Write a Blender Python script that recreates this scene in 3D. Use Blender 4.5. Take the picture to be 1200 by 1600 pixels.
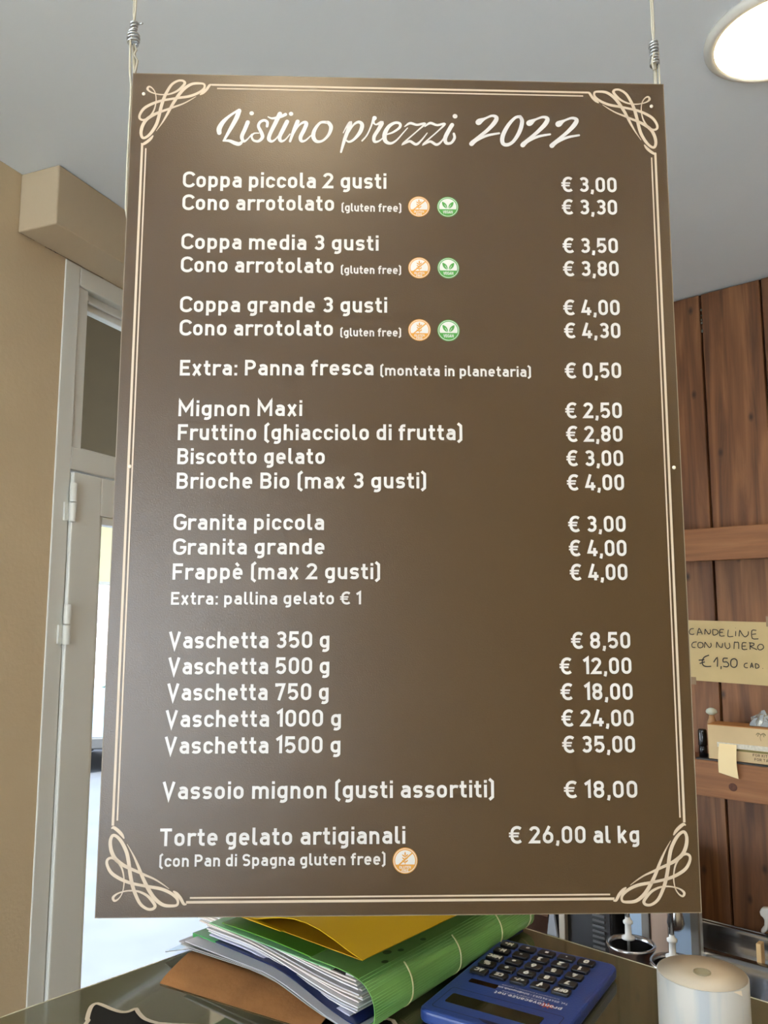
import bpy, bmesh, math, random
from mathutils import Vector, Matrix
random.seed(7)
for o in list(bpy.data.objects): bpy.data.objects.remove(o)
SC = bpy.context.scene
COL = SC.collection
PI = math.pi
EYE = 1.70            # camera height
CT = 1.298            # height of the glass counter top
CEIL = 2.80

# ---------------------------------------------------------------- camera
cam = bpy.data.cameras.new('camera'); camo = bpy.data.objects.new('camera', cam); COL.objects.link(camo)
cam.sensor_fit = 'VERTICAL'; cam.sensor_height = 36.0; cam.sensor_width = 27.0
cam.lens = 1260 / 1600 * 36.0
camo.location = (0, 0, EYE)
camo.rotation_euler = (math.radians(90 + 7.3636), 0, 0)
cam.clip_start = 0.02
SC.camera = camo

# ---------------------------------------------------------------- world, exposure
w = bpy.data.worlds.new('sky'); SC.world = w; w.use_nodes = True
nt = w.node_tree; nt.nodes.clear()
out = nt.nodes.new('ShaderNodeOutputWorld'); bg = nt.nodes.new('ShaderNodeBackground')
tc = nt.nodes.new('ShaderNodeTexCoord'); sp = nt.nodes.new('ShaderNodeSeparateXYZ'); rp = nt.nodes.new('ShaderNodeValToRGB')
nt.links.new(tc.outputs['Generated'], sp.inputs[0]); nt.links.new(sp.outputs['Z'], rp.inputs[0])
rp.color_ramp.elements[0].position = 0.0; rp.color_ramp.elements[0].color = (0.86, 0.91, 1.0, 1)
rp.color_ramp.elements[1].position = 0.8; rp.color_ramp.elements[1].color = (0.66, 0.80, 1.0, 1)
nt.links.new(rp.outputs[0], bg.inputs[0]); bg.inputs[1].default_value = 4.0
nt.links.new(bg.outputs[0], out.inputs[0])
SC.view_settings.view_transform = 'Standard'; SC.view_settings.look = 'None'
SC.view_settings.gamma = 1.0; SC.view_settings.use_curve_mapping = False
SC.view_settings.exposure = 1.86
sun = bpy.data.lights.new('sun', 'SUN'); sun.energy = 7.0; sun.angle = math.radians(1.0); sun.color = (1.0, 0.95, 0.86)
suno = bpy.data.objects.new('sun', sun); COL.objects.link(suno); suno.rotation_euler = (math.radians(48), 0, math.radians(-28))

# ---------------------------------------------------------------- materials
def srgb(r, g, b):
    f = lambda c: (c/255/12.92) if c/255 <= 0.04045 else ((c/255+0.055)/1.055)**2.4
    return (f(r), f(g), f(b), 1)
_m = {}
def mat(name, col, rough=0.5, metal=0.0, spec=0.5, var=0.0, vscale=8.0, stretch=(1,1,1), bump=0.0, bscale=60.0,
        emit=None, estr=0.0, trans=0.0, alpha=1.0, coat=0.0, coords='Object', ior=1.45, randv=0.0, col2=None, sheen=0.0):
    if name in _m: return _m[name]
    m = bpy.data.materials.new(name); m.use_nodes = True; _m[name] = m
    n = m.node_tree.nodes; l = m.node_tree.links; b = n['Principled BSDF']
    c = col if len(col) == 4 else (*col, 1)
    b.inputs['Base Color'].default_value = c
    b.inputs['Roughness'].default_value = rough; b.inputs['Metallic'].default_value = metal
    b.inputs['Specular IOR Level'].default_value = spec; b.inputs['IOR'].default_value = ior
    b.inputs['Transmission Weight'].default_value = trans; b.inputs['Alpha'].default_value = alpha
    b.inputs['Coat Weight'].default_value = coat
    if emit: b.inputs['Emission Color'].default_value = (*emit[:3], 1); b.inputs['Emission Strength'].default_value = estr
    t = n.new('ShaderNodeTexCoord'); mp = n.new('ShaderNodeMapping'); l.new(t.outputs[coords], mp.inputs[0])
    mp.inputs['Scale'].default_value = stretch
    if var > 0 or randv > 0:
        no = n.new('ShaderNodeTexNoise'); no.inputs['Scale'].default_value = vscale; no.inputs['Detail'].default_value = 6
        l.new(mp.outputs[0], no.inputs['Vector'])
        mx = n.new('ShaderNodeMix'); mx.data_type = 'RGBA'
        k = max(0.0, 1-var)
        mx.inputs[6].default_value = (c[0]*k, c[1]*k, c[2]*k, 1)
        mx.inputs[7].default_value = (col2 if col2 else (min(1, c[0]*(1+var)), min(1, c[1]*(1+var)), min(1, c[2]*(1+var)), 1))
        mr = n.new('ShaderNodeMapRange'); mr.inputs[1].default_value = 0.3; mr.inputs[2].default_value = 0.7
        l.new(no.outputs[0], mr.inputs[0]); l.new(mr.outputs[0], mx.inputs[0])
        last = mx.outputs[2]
        if randv > 0:
            oi = n.new('ShaderNodeObjectInfo'); m2 = n.new('ShaderNodeMapRange')
            m2.inputs[3].default_value = 1-randv; m2.inputs[4].default_value = 1+randv
            l.new(oi.outputs['Random'], m2.inputs[0])
            hs = n.new('ShaderNodeHueSaturation'); l.new(m2.outputs[0], hs.inputs['Value']); l.new(last, hs.inputs['Color']); last = hs.outputs[0]
        l.new(last, b.inputs['Base Color'])
    if bump > 0:
        n2 = n.new('ShaderNodeTexNoise'); n2.inputs['Scale'].default_value = bscale; n2.inputs['Detail'].default_value = 3
        l.new(mp.outputs[0], n2.inputs['Vector'])
        bp = n.new('ShaderNodeBump'); bp.inputs['Strength'].default_value = bump; bp.inputs['Distance'].default_value = 0.002
        l.new(n2.outputs[0], bp.inputs['Height']); l.new(bp.outputs[0], b.inputs['Normal'])
    return m

def wood_mat(name, dark, mid, light, axis='Z', scale=1.0, knots=True, rough=0.55):
    m = bpy.data.materials.new(name); m.use_nodes = True; _m[name] = m
    n = m.node_tree.nodes; l = m.node_tree.links; b = n['Principled BSDF']; b.inputs['Roughness'].default_value = rough
    t = n.new('ShaderNodeTexCoord'); oi = n.new('ShaderNodeObjectInfo')
    off = n.new('ShaderNodeVectorMath'); off.operation = 'SCALE'; off.inputs[0].default_value = (7.3, 3.1, 11.7)
    l.new(oi.outputs['Random'], off.inputs['Scale'])
    ad = n.new('ShaderNodeVectorMath'); l.new(t.outputs['Object'], ad.inputs[0]); l.new(off.outputs[0], ad.inputs[1])
    mp = n.new('ShaderNodeMapping'); l.new(ad.outputs[0], mp.inputs[0])
    mp.inputs['Scale'].default_value = {'Z': (9, 9, 0.7), 'X': (0.7, 9, 9)}[axis]
    no = n.new('ShaderNodeTexNoise'); no.inputs['Scale'].default_value = 2.2*scale; no.inputs['Detail'].default_value = 7; no.inputs['Distortion'].default_value = 1.2
    l.new(mp.outputs[0], no.inputs[0])
    cr = n.new('ShaderNodeValToRGB'); e = cr.color_ramp.elements
    e[0].position = 0.32; e[0].color = dark; e[1].position = 0.7; e[1].color = light
    k = cr.color_ramp.elements.new(0.5); k.color = mid
    l.new(no.outputs[0], cr.inputs[0]); last = cr.outputs[0]
    mpf = n.new('ShaderNodeMapping'); l.new(ad.outputs[0], mpf.inputs[0])
    mpf.inputs['Scale'].default_value = {'Z': (160, 160, 5), 'X': (5, 160, 160)}[axis]
    nf = n.new('ShaderNodeTexNoise'); nf.inputs['Scale'].default_value = 1.0; nf.inputs['Detail'].default_value = 3
    l.new(mpf.outputs[0], nf.inputs[0])
    mx = n.new('ShaderNodeMix'); mx.data_type = 'RGBA'; mx.blend_type = 'MULTIPLY'; mx.inputs[0].default_value = 0.35
    l.new(last, mx.inputs[6]); l.new(nf.outputs[0], mx.inputs[7]); last = mx.outputs[2]
    if knots:
        sx = n.new('ShaderNodeSeparateXYZ'); l.new(ad.outputs[0], sx.inputs[0]); cx = n.new('ShaderNodeCombineXYZ')
        l.new(sx.outputs['X'], cx.inputs['X']); l.new(sx.outputs['Z'], cx.inputs['Y'])
        mk = n.new('ShaderNodeMapping'); l.new(cx.outputs[0], mk.inputs[0])
        mk.inputs['Scale'].default_value = {'Z': (6.5, 3.6, 1), 'X': (2.6, 5.5, 1)}[axis]
        vo = n.new('ShaderNodeTexVoronoi'); vo.voronoi_dimensions = '2D'; vo.inputs['Scale'].default_value = 1.0; l.new(mk.outputs[0], vo.inputs[0])
        r2 = n.new('ShaderNodeMapRange'); r2.inputs[1].default_value = 0.015; r2.inputs[2].default_value = 0.07; l.new(vo.outputs['Distance'], r2.inputs[0])
        m3 = n.new('ShaderNodeMix'); m3.data_type = 'RGBA'; l.new(r2.outputs[0], m3.inputs[0])
        m3.inputs[6].default_value = tuple(c*0.45 for c in dark[:3])+(1,); l.new(last, m3.inputs[7]); last = m3.outputs[2]
    hs = n.new('ShaderNodeHueSaturation'); m4 = n.new('ShaderNodeMapRange'); m4.inputs[3].default_value = 0.85; m4.inputs[4].default_value = 1.15
    l.new(oi.outputs['Random'], m4.inputs[0]); l.new(m4.outputs[0], hs.inputs['Value']); l.new(last, hs.inputs['Color'])
    l.new(hs.outputs[0], b.inputs['Base Color'])
    bp = n.new('ShaderNodeBump'); bp.inputs['Strength'].default_value = 0.25; bp.inputs['Distance'].default_value = 0.001
    l.new(nf.outputs[0], bp.inputs['Height']); l.new(bp.outputs[0], b.inputs['Normal'])
    return m

# ---------------------------------------------------------------- mesh helpers
class MB:
    """collects shapes; build() links them as ONE mesh object"""
    def __init__(s): s.v = []; s.f = []; s.sm = []
    def add(s, vs, fs, smooth=False):
        n = len(s.v); s.v += [tuple(p) for p in vs]; s.f += [tuple(i+n for i in f) for f in fs]; s.sm += [smooth]*len(fs); return s
    def box(s, x0, x1, y0, y1, z0, z1):
        return s.add([(x0,y0,z0),(x1,y0,z0),(x1,y1,z0),(x0,y1,z0),(x0,y0,z1),(x1,y0,z1),(x1,y1,z1),(x0,y1,z1)],
                     [(0,3,2,1),(4,5,6,7),(0,1,5,4),(1,2,6,5),(2,3,7,6),(3,0,4,7)])
    def prism(s, pts, z0, z1):
        n = len(pts)
        return s.add([(x,y,z0) for x,y in pts]+[(x,y,z1) for x,y in pts],
                     [tuple(range(n-1,-1,-1)), tuple(range(n,2*n))]+[(i,(i+1)%n,n+(i+1)%n,n+i) for i in range(n)])
    def prism_y(s, pts, y0, y1):       # outline in x,z, thickness along y
        n = len(pts)
        return s.add([(x,y0,z) for x,z in pts]+[(x,y1,z) for x,z in pts],
                     [tuple(range(n)), tuple(range(2*n-1,n-1,-1))]+[(i,n+i,n+(i+1)%n,(i+1)%n) for i in range(n)])
    def prism_x(s, pts, x0, x1):       # outline in y,z, thickness along x
        n = len(pts)
        return s.add([(x0,y,z) for y,z in pts]+[(x1,y,z) for y,z in pts],
                     [tuple(range(n-1,-1,-1)), tuple(range(n,2*n))]+[(i,(i+1)%n,n+(i+1)%n,n+i) for i in range(n)])
    def lathe(s, prof, cx=0, cy=0, n=32, smooth=True):
        vs = []; fs = []
        for r, z in prof:
            for i in range(n): a = 2*PI*i/n; vs.append((cx+r*math.cos(a), cy+r*math.sin(a), z))
        for j in range(len(prof)-1):
            for i in range(n): k = (i+1) % n; fs.append((j*n+i, j*n+k, (j+1)*n+k, (j+1)*n+i))
        fs.append(tuple(range(n-1,-1,-1))); m = (len(prof)-1)*n; fs.append(tuple(range(m, m+n)))
        return s.add(vs, fs, smooth)
    def tube(s, pts, r, n=8):
        P = [Vector(p) for p in pts]; vs = []; fs = []
        up = Vector((0,0,1)); prev = None
        for i, p in enumerate(P):
            d = (P[min(i+1,len(P)-1)]-P[max(i-1,0)]).normalized()
            if prev is None:
                a = d.cross(up);  a = a if a.length > 1e-3 else d.cross(Vector((1,0,0))); a.normalize()
            else:
                a = (prev - d*prev.dot(d)).normalized()
            prev = a; b = d.cross(a); rr = r[i] if isinstance(r, (list, tuple)) else r
            for k in range(n): t = 2*PI*k/n; vs.append(p+a*rr*math.cos(t)+b*rr*math.sin(t))
        for i in range(len(P)-1):
            for k in range(n): j = (k+1) % n; fs.append((i*n+k, i*n+j, (i+1)*n+j, (i+1)*n+k))
        fs.append(tuple(range(n-1,-1,-1))); fs.append(tuple(range((len(P)-1)*n, len(P)*n)))
        return s.add(vs, fs, True)
    def grid(s, P, thick=None, smooth=True):
        """P[i][j] points; with thick, a closed sheet of that thickness below"""
        a = len(P); b = len(P[0]); vs = [Vector(p) for row in P for p in row]; fs = []
        for i in range(a-1):
            for j in range(b-1): fs.append((i*b+j, (i+1)*b+j, (i+1)*b+j+1, i*b+j+1))
        if thick:
            nrm = []
            for i in range(a):
                for j in range(b):
                    du = Vector(P[min(i+1,a-1)][j])-Vector(P[max(i-1,0)][j]); dv = Vector(P[i][min(j+1,b-1)])-Vector(P[i][max(j-1,0)])
                    nrm.append(du.cross(dv).normalized())
            N = a*b; vs2 = [v-n_*thick for v, n_ in zip(vs, nrm)]
            fb = [(f[3]+N, f[2]+N, f[1]+N, f[0]+N) for f in fs]
            side = []
            bd = [i*b for i in range(a)]+[(a-1)*b+j for j in range(1,b)]+[i*b+b-1 for i in range(a-2,-1,-1)]+[j for j in range(b-2,0,-1)]
            for q in range(len(bd)): x, y = bd[q], bd[(q+1) % len(bd)]; side.append((y, x, x+N, y+N))
            s.add(vs+vs2, fs+fb, smooth); s.add([(vs+vs2)[i] for i in range(2*N)], side, False)
            return s
        return s.add(vs, fs, smooth)
    def ribbon(s, pts, wid, z=0.0, closed=False):
        """flat band of constant or varying width in the x,y plane"""
        P = [Vector((p[0], p[1])) for p in pts]; n = len(P); L = []; R = []
        for i in range(n):
            wd = wid[i] if isinstance(wid, (list, tuple)) else wid
            if closed: a = P[i]-P[i-1]; b = P[(i+1) % n]-P[i]
            else: a = P[i]-P[max(i-1,0)] if i > 0 else P[1]-P[0]; b = P[i+1]-P[i] if i < n-1 else P[n-1]-P[n-2]
            a = a.normalized(); b = b.normalized(); t = (a+b)
            if t.length < 1e-6: t = a
            t.normalize(); c = max(0.34, t.dot(a)); nn = Vector((-t.y, t.x))*(wd/2/c)
            L.append(P[i]+nn); R.append(P[i]-nn)
        vs = [(p.x,p.y,z) for p in L]+[(p.x,p.y,z) for p in R]
        fs = [(i, n+i, n+i+1, i+1) for i in range(n-1)]
        if closed: fs.append((n-1, 2*n-1, n, 0))
        return s.add(vs, fs)
    def disc(s, x, y, r, z=0.0, n=14):
        return s.add([(x+r*math.cos(2*PI*i/n), y+r*math.sin(2*PI*i/n), z) for i in range(n)], [tuple(range(n))])
    def build(s, name, m, parent=None, loc=(0,0,0), rotz=0.0, bev=0.0, bseg=2, smooth=None, M=None):
        me = bpy.data.meshes.new(name); me.from_pydata([tuple(v) for v in s.v], [], s.f); me.update()
        for p, q in zip(me.polygons, s.sm): p.use_smooth = q if smooth is None else smooth
        o = bpy.data.objects.new(name, me); COL.objects.link(o)
        if m: me.materials.append(m)
        o.location = loc; o.rotation_euler = (0, 0, rotz)
        if M is not None: o.matrix_world = M
        if parent: o.parent = parent
        if bev > 0:
            md = o.modifiers.new('bevel', 'BEVEL'); md.width = bev; md.segments = bseg; md.limit_method = 'ANGLE'; md.angle_limit = math.radians(40)
        return o

def tag(o, label=None, cat=None, group=None, kind=None):
    if label: o['label'] = label
    if cat: o['category'] = cat
    if group: o['group'] = group
    if kind: o['kind'] = kind
    return o
def empty(name, loc=(0,0,0), rotz=0.0, M=None):
    o = bpy.data.objects.new(name, None); COL.objects.link(o); o.location = loc; o.rotation_euler = (0,0,rotz); o.empty_display_size = 0.05
    if M is not None: o.matrix_world = M
    return o
def catmull(pts, sub=5, closed=False):
    n = len(pts); res = []
    for i in range(n-1):
        p0 = pts[max(i-1,0)]; p1 = pts[i]; p2 = pts[i+1]; p3 = pts[min(i+2,n-1)]
        if closed and i == 0: p0 = pts[n-2]
        if closed and i == n-2: p3 = pts[1]
        for k in range(sub):
            t = k/sub
            res.append(tuple(0.5*((2*b)+(-a+c)*t+(2*a-5*b+4*c-d)*t*t+(-a+3*b-3*c+d)*t**3) for a, b, c, d in zip(p0,p1,p2,p3)))
    res.append(tuple(pts[-1])); return res

# ---------------------------------------------------------------- lettering (drawn as strokes)
SW = 0.170                      # stroke width of the menu face, in cap heights
H = SW/2
def arc(cx, cy, rx, ry, a0, a1, n=9):
    return [(cx+rx*math.cos(math.radians(a0+(a1-a0)*i/n)), cy+ry*math.sin(math.radians(a0+(a1-a0)*i/n))) for i in range(n+1)]
XT = 0.73-H; BL = H; CTP = 1-H
def glyphs():
    G = {}
    def oo(x0, x1, yb, yt, ry): # closed round-sided loop
        rx = (x1-x0)/2; cx = (x0+x1)/2
        return arc(cx, yt-ry, rx, ry, 0, 180, 12)+arc(cx, yb+ry, rx, ry, 180, 360, 12)+[(x1, yt-ry)]
    l, r = H, 0.50-H; cx = (l+r)/2; rx = (r-l)/2; ry = 0.19
    G['o'] = (0.50, [oo(l, r, BL, XT, ry)])
    G['c'] = (0.45, [[(r-.01, XT-.17)]+arc(cx, XT-ry, rx, ry, 15, 180)+arc(cx, BL+ry, rx, ry, 180, 345)])
    G['e'] = (0.50, [[(l, .37), (r, .37)]+arc(cx, XT-ry, rx, ry, 0, 180)+arc(cx, BL+ry, rx, ry, 180, 322)])
    G['è'] = (0.50, G['e'][1]+[[(.16, 1.02), (.29, .83)]])
    G['d'] = (0.50, [oo(l, r, BL, XT, ry), [(r, 0), (r, 1)]])
    G['q'] = (0.50, [oo(l, r, BL, XT, ry), [(r, -.22), (r, .73)]])
    G['g'] = (0.50, [oo(l, r, BL+.02, XT, ry), [(r, .73), (r, -.02)]+arc(cx-.0, -.02, rx, .135, 0, -125)])
    G['p'] = (0.50, [oo(l, r, BL, XT, ry), [(l, -.22), (l, .73)]])
    G['b'] = (0.50, [oo(l, r, BL, XT, ry), [(l, 0), (l, 1)]])
    G['a'] = (0.48, [[(l+.01, .595)]+arc(cx-.01, XT-.155, rx+.0, .155, 140, 0)[1:]+[(r-.01, .0)],
                     [(r-.01, .415), (cx-.02, .415)]+arc(cx-.02, BL+.171, rx-.02, .171, 90, 270)+[(cx+.02, BL), (r-.01, BL+.08)]])
    G['n'] = (0.49, [[(l, 0), (l, .73)], [(l, .45)]+arc(cx-.005, XT-ry, rx-.005, ry, 170, 0)+[(r-.01, 0)]])
    G['h'] = (0.49, [[(l, 0), (l, 1)], [(l, .45)]+arc(cx-.005, XT-ry, rx-.005, ry, 170, 0)+[(r-.01, 0)]])
    m1 = .40; G['m'] = (0.80, [[(l, 0), (l, .73)], [(l, .47)]+arc((l+m1)/2, XT-.17, (m1-l)/2, .17, 170, 0)+[(m1, 0)],
                     [(m1, .47)]+arc((m1+.8-H)/2, XT-.17, (.8-H-m1)/2, .17, 170, 0)+[(.8-H, 0)]])
    G['u'] = (0.49, [[(l, .73), (l, BL+ry)]+arc(cx-.005, BL+ry, rx-.005, ry, 180, 350)+[(r-.01, .3)], [(r-.01, .73), (r-.01, 0)]])
    G['r'] = (0.36, [[(l, 0), (l, .73)], [(l, .45)]+arc(l+.20, XT-.19, .20, .19, 170, 55)])
    G['i'] = (0.15, [[(l, 0), (l, .73)], [(l, .84), (l, 1.0)]])
    G['l'] = (0.24, [[(l, 1), (l, BL+.12)]+arc(l+.11, BL+.12, .11, .12, 180, 270)+[(l+.165, BL)]])
    G['t'] = (0.33, [[(.14, .95), (.14, BL+.13)]+arc(.26, BL+.13, .12, .13, 180, 270)+[(.335, BL)], [(0, XT), (.32, XT)]])
    G['f'] = (0.33, [[(.14, 0), (.14, CTP-.13)]+arc(.26, CTP-.13, .12, .13, 180, 90)+[(.34, CTP)], [(0, XT), (.32, XT)]])
    G['s'] = (0.44, [[(.41, .585)]+arc(.245, XT-.13, .15, .13, 50, 90)+arc(.205, XT-.145, .135, .145, 90, 240)[1:]+arc(.235, BL+.147, .14, .147, 60, -90)+arc(.2, BL+.13, .17, .13, -90, -145)])
    G['x'] = (0.46, [[(.065, .73), (.395, 0)], [(.395, .73), (.065, 0)]])
    G['v'] = (0.46, [[(.06, .73), (.23, .03), (.40, .73)]])
    G['k'] = (0.47, [[(l, 0), (l, 1)], [(.40, .73), (.12, .33)], [(.20, .42), (.41, 0)]])
    G['C'] = (0.56, [arc(.32, .675, .25, .255, 20, 180)+arc(.32, .325, .25, .255, 180, 340)])
    G['G'] = (0.58, [arc(.32, .675, .25, .255, 20, 180)+arc(.32, .325, .25, .255, 180, 345)[:-1]+[(.57, .33), (.57, .46), (.33, .46)]])
    G['E'] = (0.51, [[(.51, CTP), (H, CTP), (H, BL), (.51, BL)], [(H, .51), (.45, .51)]])
    G['F'] = (0.50, [[(.50, CTP), (H, CTP), (H, 0)], [(H, .49), (.45, .49)]])
    G['P'] = (0.55, [[(H, 0), (H, CTP), (.28, CTP)]+arc(.28, CTP-.225, .20, .225, 90, -90)+[(H, CTP-.45)]])
    G['B'] = (0.56, [[(H, .52), (H, CTP), (.30, CTP)]+arc(.30, CTP-.20, .175, .20, 90, -90)+[(H, .526)], [(H, .526), (.30, .526)]+arc(.30, .526-.226, .19, .226, 90, -90)+[(H, BL), (H, .526)]])
    G['R'] = (0.56, [[(H, 0), (H, CTP), (.28, CTP)]+arc(.28, CTP-.225, .20, .225, 90, -90)+[(H, CTP-.45)], [(.28, .47), (.49, 0)]])
    G['D'] = (0.57, [[(H, BL), (H, CTP), (.25, CTP)]+arc(.27, .5, .23, CTP-.5, 90, -90)+[(H, BL), (H, .2)]])
    G['M'] = (0.74, [[(H, 0), (H, .93), (.37, .36), (.74-H, .93), (.74-H, 0)], [(H, .9), (H, 1)], [(.74-H, .9), (.74-H, 1)]])
    G['N'] = (0.60, [[(H, 0), (H, .95), (.60-H, .05), (.60-H, 1)]])
    G['V'] = (0.60, [[(.07, 1), (.30, .05), (.53, 1)]])
    G['A'] = (0.60, [[(.07, 0), (.30, .95), (.53, 0)], [(.14, .26), (.46, .26)]])
    G['T'] = (0.54, [[(0, CTP), (.54, CTP)], [(.27, CTP), (.27, 0)]])
    G['L'] = (0.48, [[(H, 1), (H, BL), (.48, BL)]])
    G['U'] = (0.58, [[(H, 1), (H, .29)]+arc(.29, .29, .216, .216, 180, 360)+[(.506, 1)]])
    G['O'] = (0.58, [oo(H, .58-H, BL, CTP, .26)])
    G['S'] = (0.55, [[(.50, .80)]+arc(.285, CTP-.19, .20, .19, 40, 90)+arc(.26, CTP-.205, .175, .205, 90, 250)[1:]+arc(.29, BL+.212, .185, .212, 70, -90)+arc(.26, BL+.2, .2, .2, -90, -140)])
    G['K'] = (0.56, [[(H, 0), (H, 1)], [(.50, 1), (.13, .45)], [(.22, .56), (.51, 0)]])
    G['H'] = (0.60, [[(H, 0), (H, 1)], [(.60-H, 0), (.60-H, 1)], [(H, .5), (.60-H, .5)]])
    G['z'] = (0.44, [[(.03, XT), (.38, XT), (.06, BL), (.42, BL)]])
    G['I'] = (0.15, [[(H, 0), (H, 1)]])
    G['0'] = (0.54, [oo(H, .54-H, BL, CTP, .22)])
    G['1'] = (0.30, [[(.02, .79), (.226, .955), (.226, 0)]])
    G['2'] = (0.54, [arc(.265, CTP-.205, .19, .205, 170, -30)+[(.09, BL), (.54, BL)]])
    G['3'] = (0.54, [arc(.27, CTP-.2, .185, .2, 150, -75)+[(.22, .525)], [(.22, .525)]+arc(.27, BL+.226, .197, .226, 80, -150)])
    G['4'] = (0.56, [[(.30, 1), (.09, .24), (.56, .24)], [(.40, .50), (.40, 0)]])
    G['5'] = (0.54, [[(.49, CTP), (.11, CTP), (.09, .50)]+arc(.265, BL+.245, .20, .245, 120, -148)])
    G['6'] = (0.54, [oo(H, .54-H, BL, .60, .2), [(.34, 1), (.10, .42)]])
    G['7'] = (0.52, [[(H, .80), (H, CTP), (.44, CTP), (.20, 0)]])
    G['8'] = (0.54, [oo(.095, .445, .51, CTP, .175), oo(H, .54-H, BL, .52, .2)])
    G['9'] = (0.54, [oo(H, .54-H, .40, CTP, .2), [(.20, 0), (.44, .58)]])
    G[','] = (0.17, [[(.10, .16), (.10, .03), (.06, -.14)]])
    G['.'] = (0.16, [[(H, 0), (H, .16)]])
    G[':'] = (0.16, [[(H, 0), (H, .16)], [(H, .52), (H, .68)]])
    G['('] = (0.26, [[(.25, 1.06), (.10, .90), (.10, .03), (.25, -.13)]])
    G[')'] = (0.26, [[(.01, 1.06), (.16, .90), (.16, .03), (.01, -.13)]])
    G['+'] = (0.5, [[(0, .45), (.5, .45)], [(.25, .2), (.25, .7)]])
    G['-'] = (0.36, [[(0, .42), (.36, .42)]])
    G['='] = (0.45, [[(0, .56), (.45, .56)], [(0, .32), (.45, .32)]])
    G['x*'] = (0.5, [[(.06, .26), (.44, .64)], [(.06, .64), (.44, .26)]])
    G['/'] = (0.4, [[(.03, 0), (.37, .95)]])
    G['~'] = (0.5, [[(0, .45), (.5, .45)], [(.25, .66), (.25, .80)], [(.25, .10), (.25, .24)]])
    G['*'] = (0.3, [[(.05, .38), (.25, .38)]])
    G['%'] = (0.8, [[(.15, 0), (.65, .95)], oo(.04, .28, .55, .95, .1), oo(.52, .76, .0, .40, .1)])
    G['^'] = (0.6, [[(0, .5), (.12, .5), (.26, .05), (.44, .9), (.62, .9)]])
    G['@'] = (0.7, [oo(.04, .66, 0, .8, .3), oo(.22, .46, .22, .58, .12)])
    G['€'] = (0.62, [arc(.40, .64, .25, .29, 45, 180)+arc(.40, .36, .25, .29, 180, 315)])
    G['€b'] = [[(.0, .585), (.50, .585)], [(.0, .415), (.46, .415)]]
    return G
GL = glyphs()
def letters(mb, text, x0, y0, x1, y1, cap, z=0.0, sw=1.0, gap=0.105, sc=1.0):
    """strokes of text set on the baseline (x0,y0)-(x1,y1); cap = cap height"""
    adv = 0; items = []
    for ch in text:
        if ch == ' ': adv += 0.25; continue
        wg, st = GL[ch]; items.append((adv, ch, st)); adv += wg+gap
    tot = adv-gap; ux = (x1-x0)/tot; uy = (y1-y0)/tot
    k = 0
    for a, ch, st in items:
        def put(pts, wd):
            nonlocal k
            closed = len(pts) > 4 and abs(pts[0][0]-pts[-1][0]) < 1e-6 and abs(pts[0][1]-pts[-1][1]) < 1e-6
            Q = [(x0+(a+px)*ux, y0+(a+px)*uy+py*cap) for px, py in (pts[:-1] if closed else pts)]
            C = []
            for q in Q:
                if not C or math.hypot(q[0]-C[-1][0], q[1]-C[-1][1]) > cap*1e-3: C.append(q)
            mb.ribbon(C, wd*cap*sc, z+(k % 7)*3e-6, closed); k += 1
        for pts in st: put(pts, SW*sw)
        if ch == '€':
            for pts in GL['€b']: put(pts, SW*0.62)

# ---------------------------------------------------------------- lamps (round ceiling panels, the last one added for room light) and window portals
def ceiling_panel(x, y, label):
    t = empty('ceiling_light', (x, y, CEIL)); tag(t, label, 'light')
    f = MB(); f.lathe([(0.118, 0), (0.137, 0), (0.137, -0.005), (0.128, -0.012), (0.118, -0.012), (0.118, -0.002)], n=64)
    # remove the end caps of the ring
    f.f = f.f[:-2]; f.sm = f.sm[:-2]
    f.build('frame', mat('lamp_frame', srgb(212, 210, 200), 0.4), t)
    d = MB(); d.lathe([(0.1185, -0.0105), (0.1185, -0.006), (0.05, -0.006)], n=64)
    d.build('diffuser', mat('lamp_diffuser', (1, 1, 1), 0.5, emit=(1.0, 0.79, 0.50), estr=15.0), t)
ceiling_panel(0.755, 1.405, 'round flush ceiling lamp panel glowing white, right of the hanging menu board')
ceiling_panel(-0.14, -0.12, 'round flush ceiling lamp panel above and in front of the menu board')
ceiling_panel(1.25, -1.10, 'added round ceiling lamp panel, out of view, lighting the room near the shopfront window')  # unseen panel added to help light the room
def portal(loc, rot, sx, sy):
    a = bpy.data.lights.new('portal', 'AREA'); a.shape = 'RECTANGLE'; a.size = sx; a.size_y = sy; a.cycles.is_portal = True
    o = bpy.data.objects.new('portal', a); COL.objects.link(o); o.location = loc; o.rotation_euler = rot
portal((-1.50, -2.79, 1.25), (math.radians(90), 0, 0), 1.9, 2.3)
portal((-2.0, -0.85, 1.25), (math.radians(90), 0, math.radians(-112.3)), 2.2, 2.3)

# ---------------------------------------------------------------- the room
M_wall = mat('wall_paint', srgb(200, 180, 148), 0.8, var=0.05, vscale=3, bump=0.35, bscale=90)
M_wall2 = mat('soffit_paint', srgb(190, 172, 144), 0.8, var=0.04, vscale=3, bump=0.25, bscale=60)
M_ceil = mat('ceiling_paint', srgb(218, 224, 228), 0.85, var=0.02, vscale=2, bump=0.12, bscale=40)
M_white = mat('white_enamel', srgb(212, 212, 205), 0.35)
M_glass = mat('window_glass', (0.92, 0.96, 0.94), 0.0, trans=1.0, ior=1.02)
M_dark = mat('dark_gap', (0.012, 0.008, 0.006), 0.9)
A_ = (-0.051, 3.989); B_ = (-2.81, -2.73); C_ = (2.99, -2.73); D_ = (2.99, 0.95)
LP = (-0.91, 1.898); LR = math.atan2(0.925, 0.38)          # left wall: origin and heading
WP = (1.13, 2.62); WR = math.atan2(-0.667, 0.745)          # plank wall: origin and heading
def S(o, label=None): o['kind'] = 'structure'; return o
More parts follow.
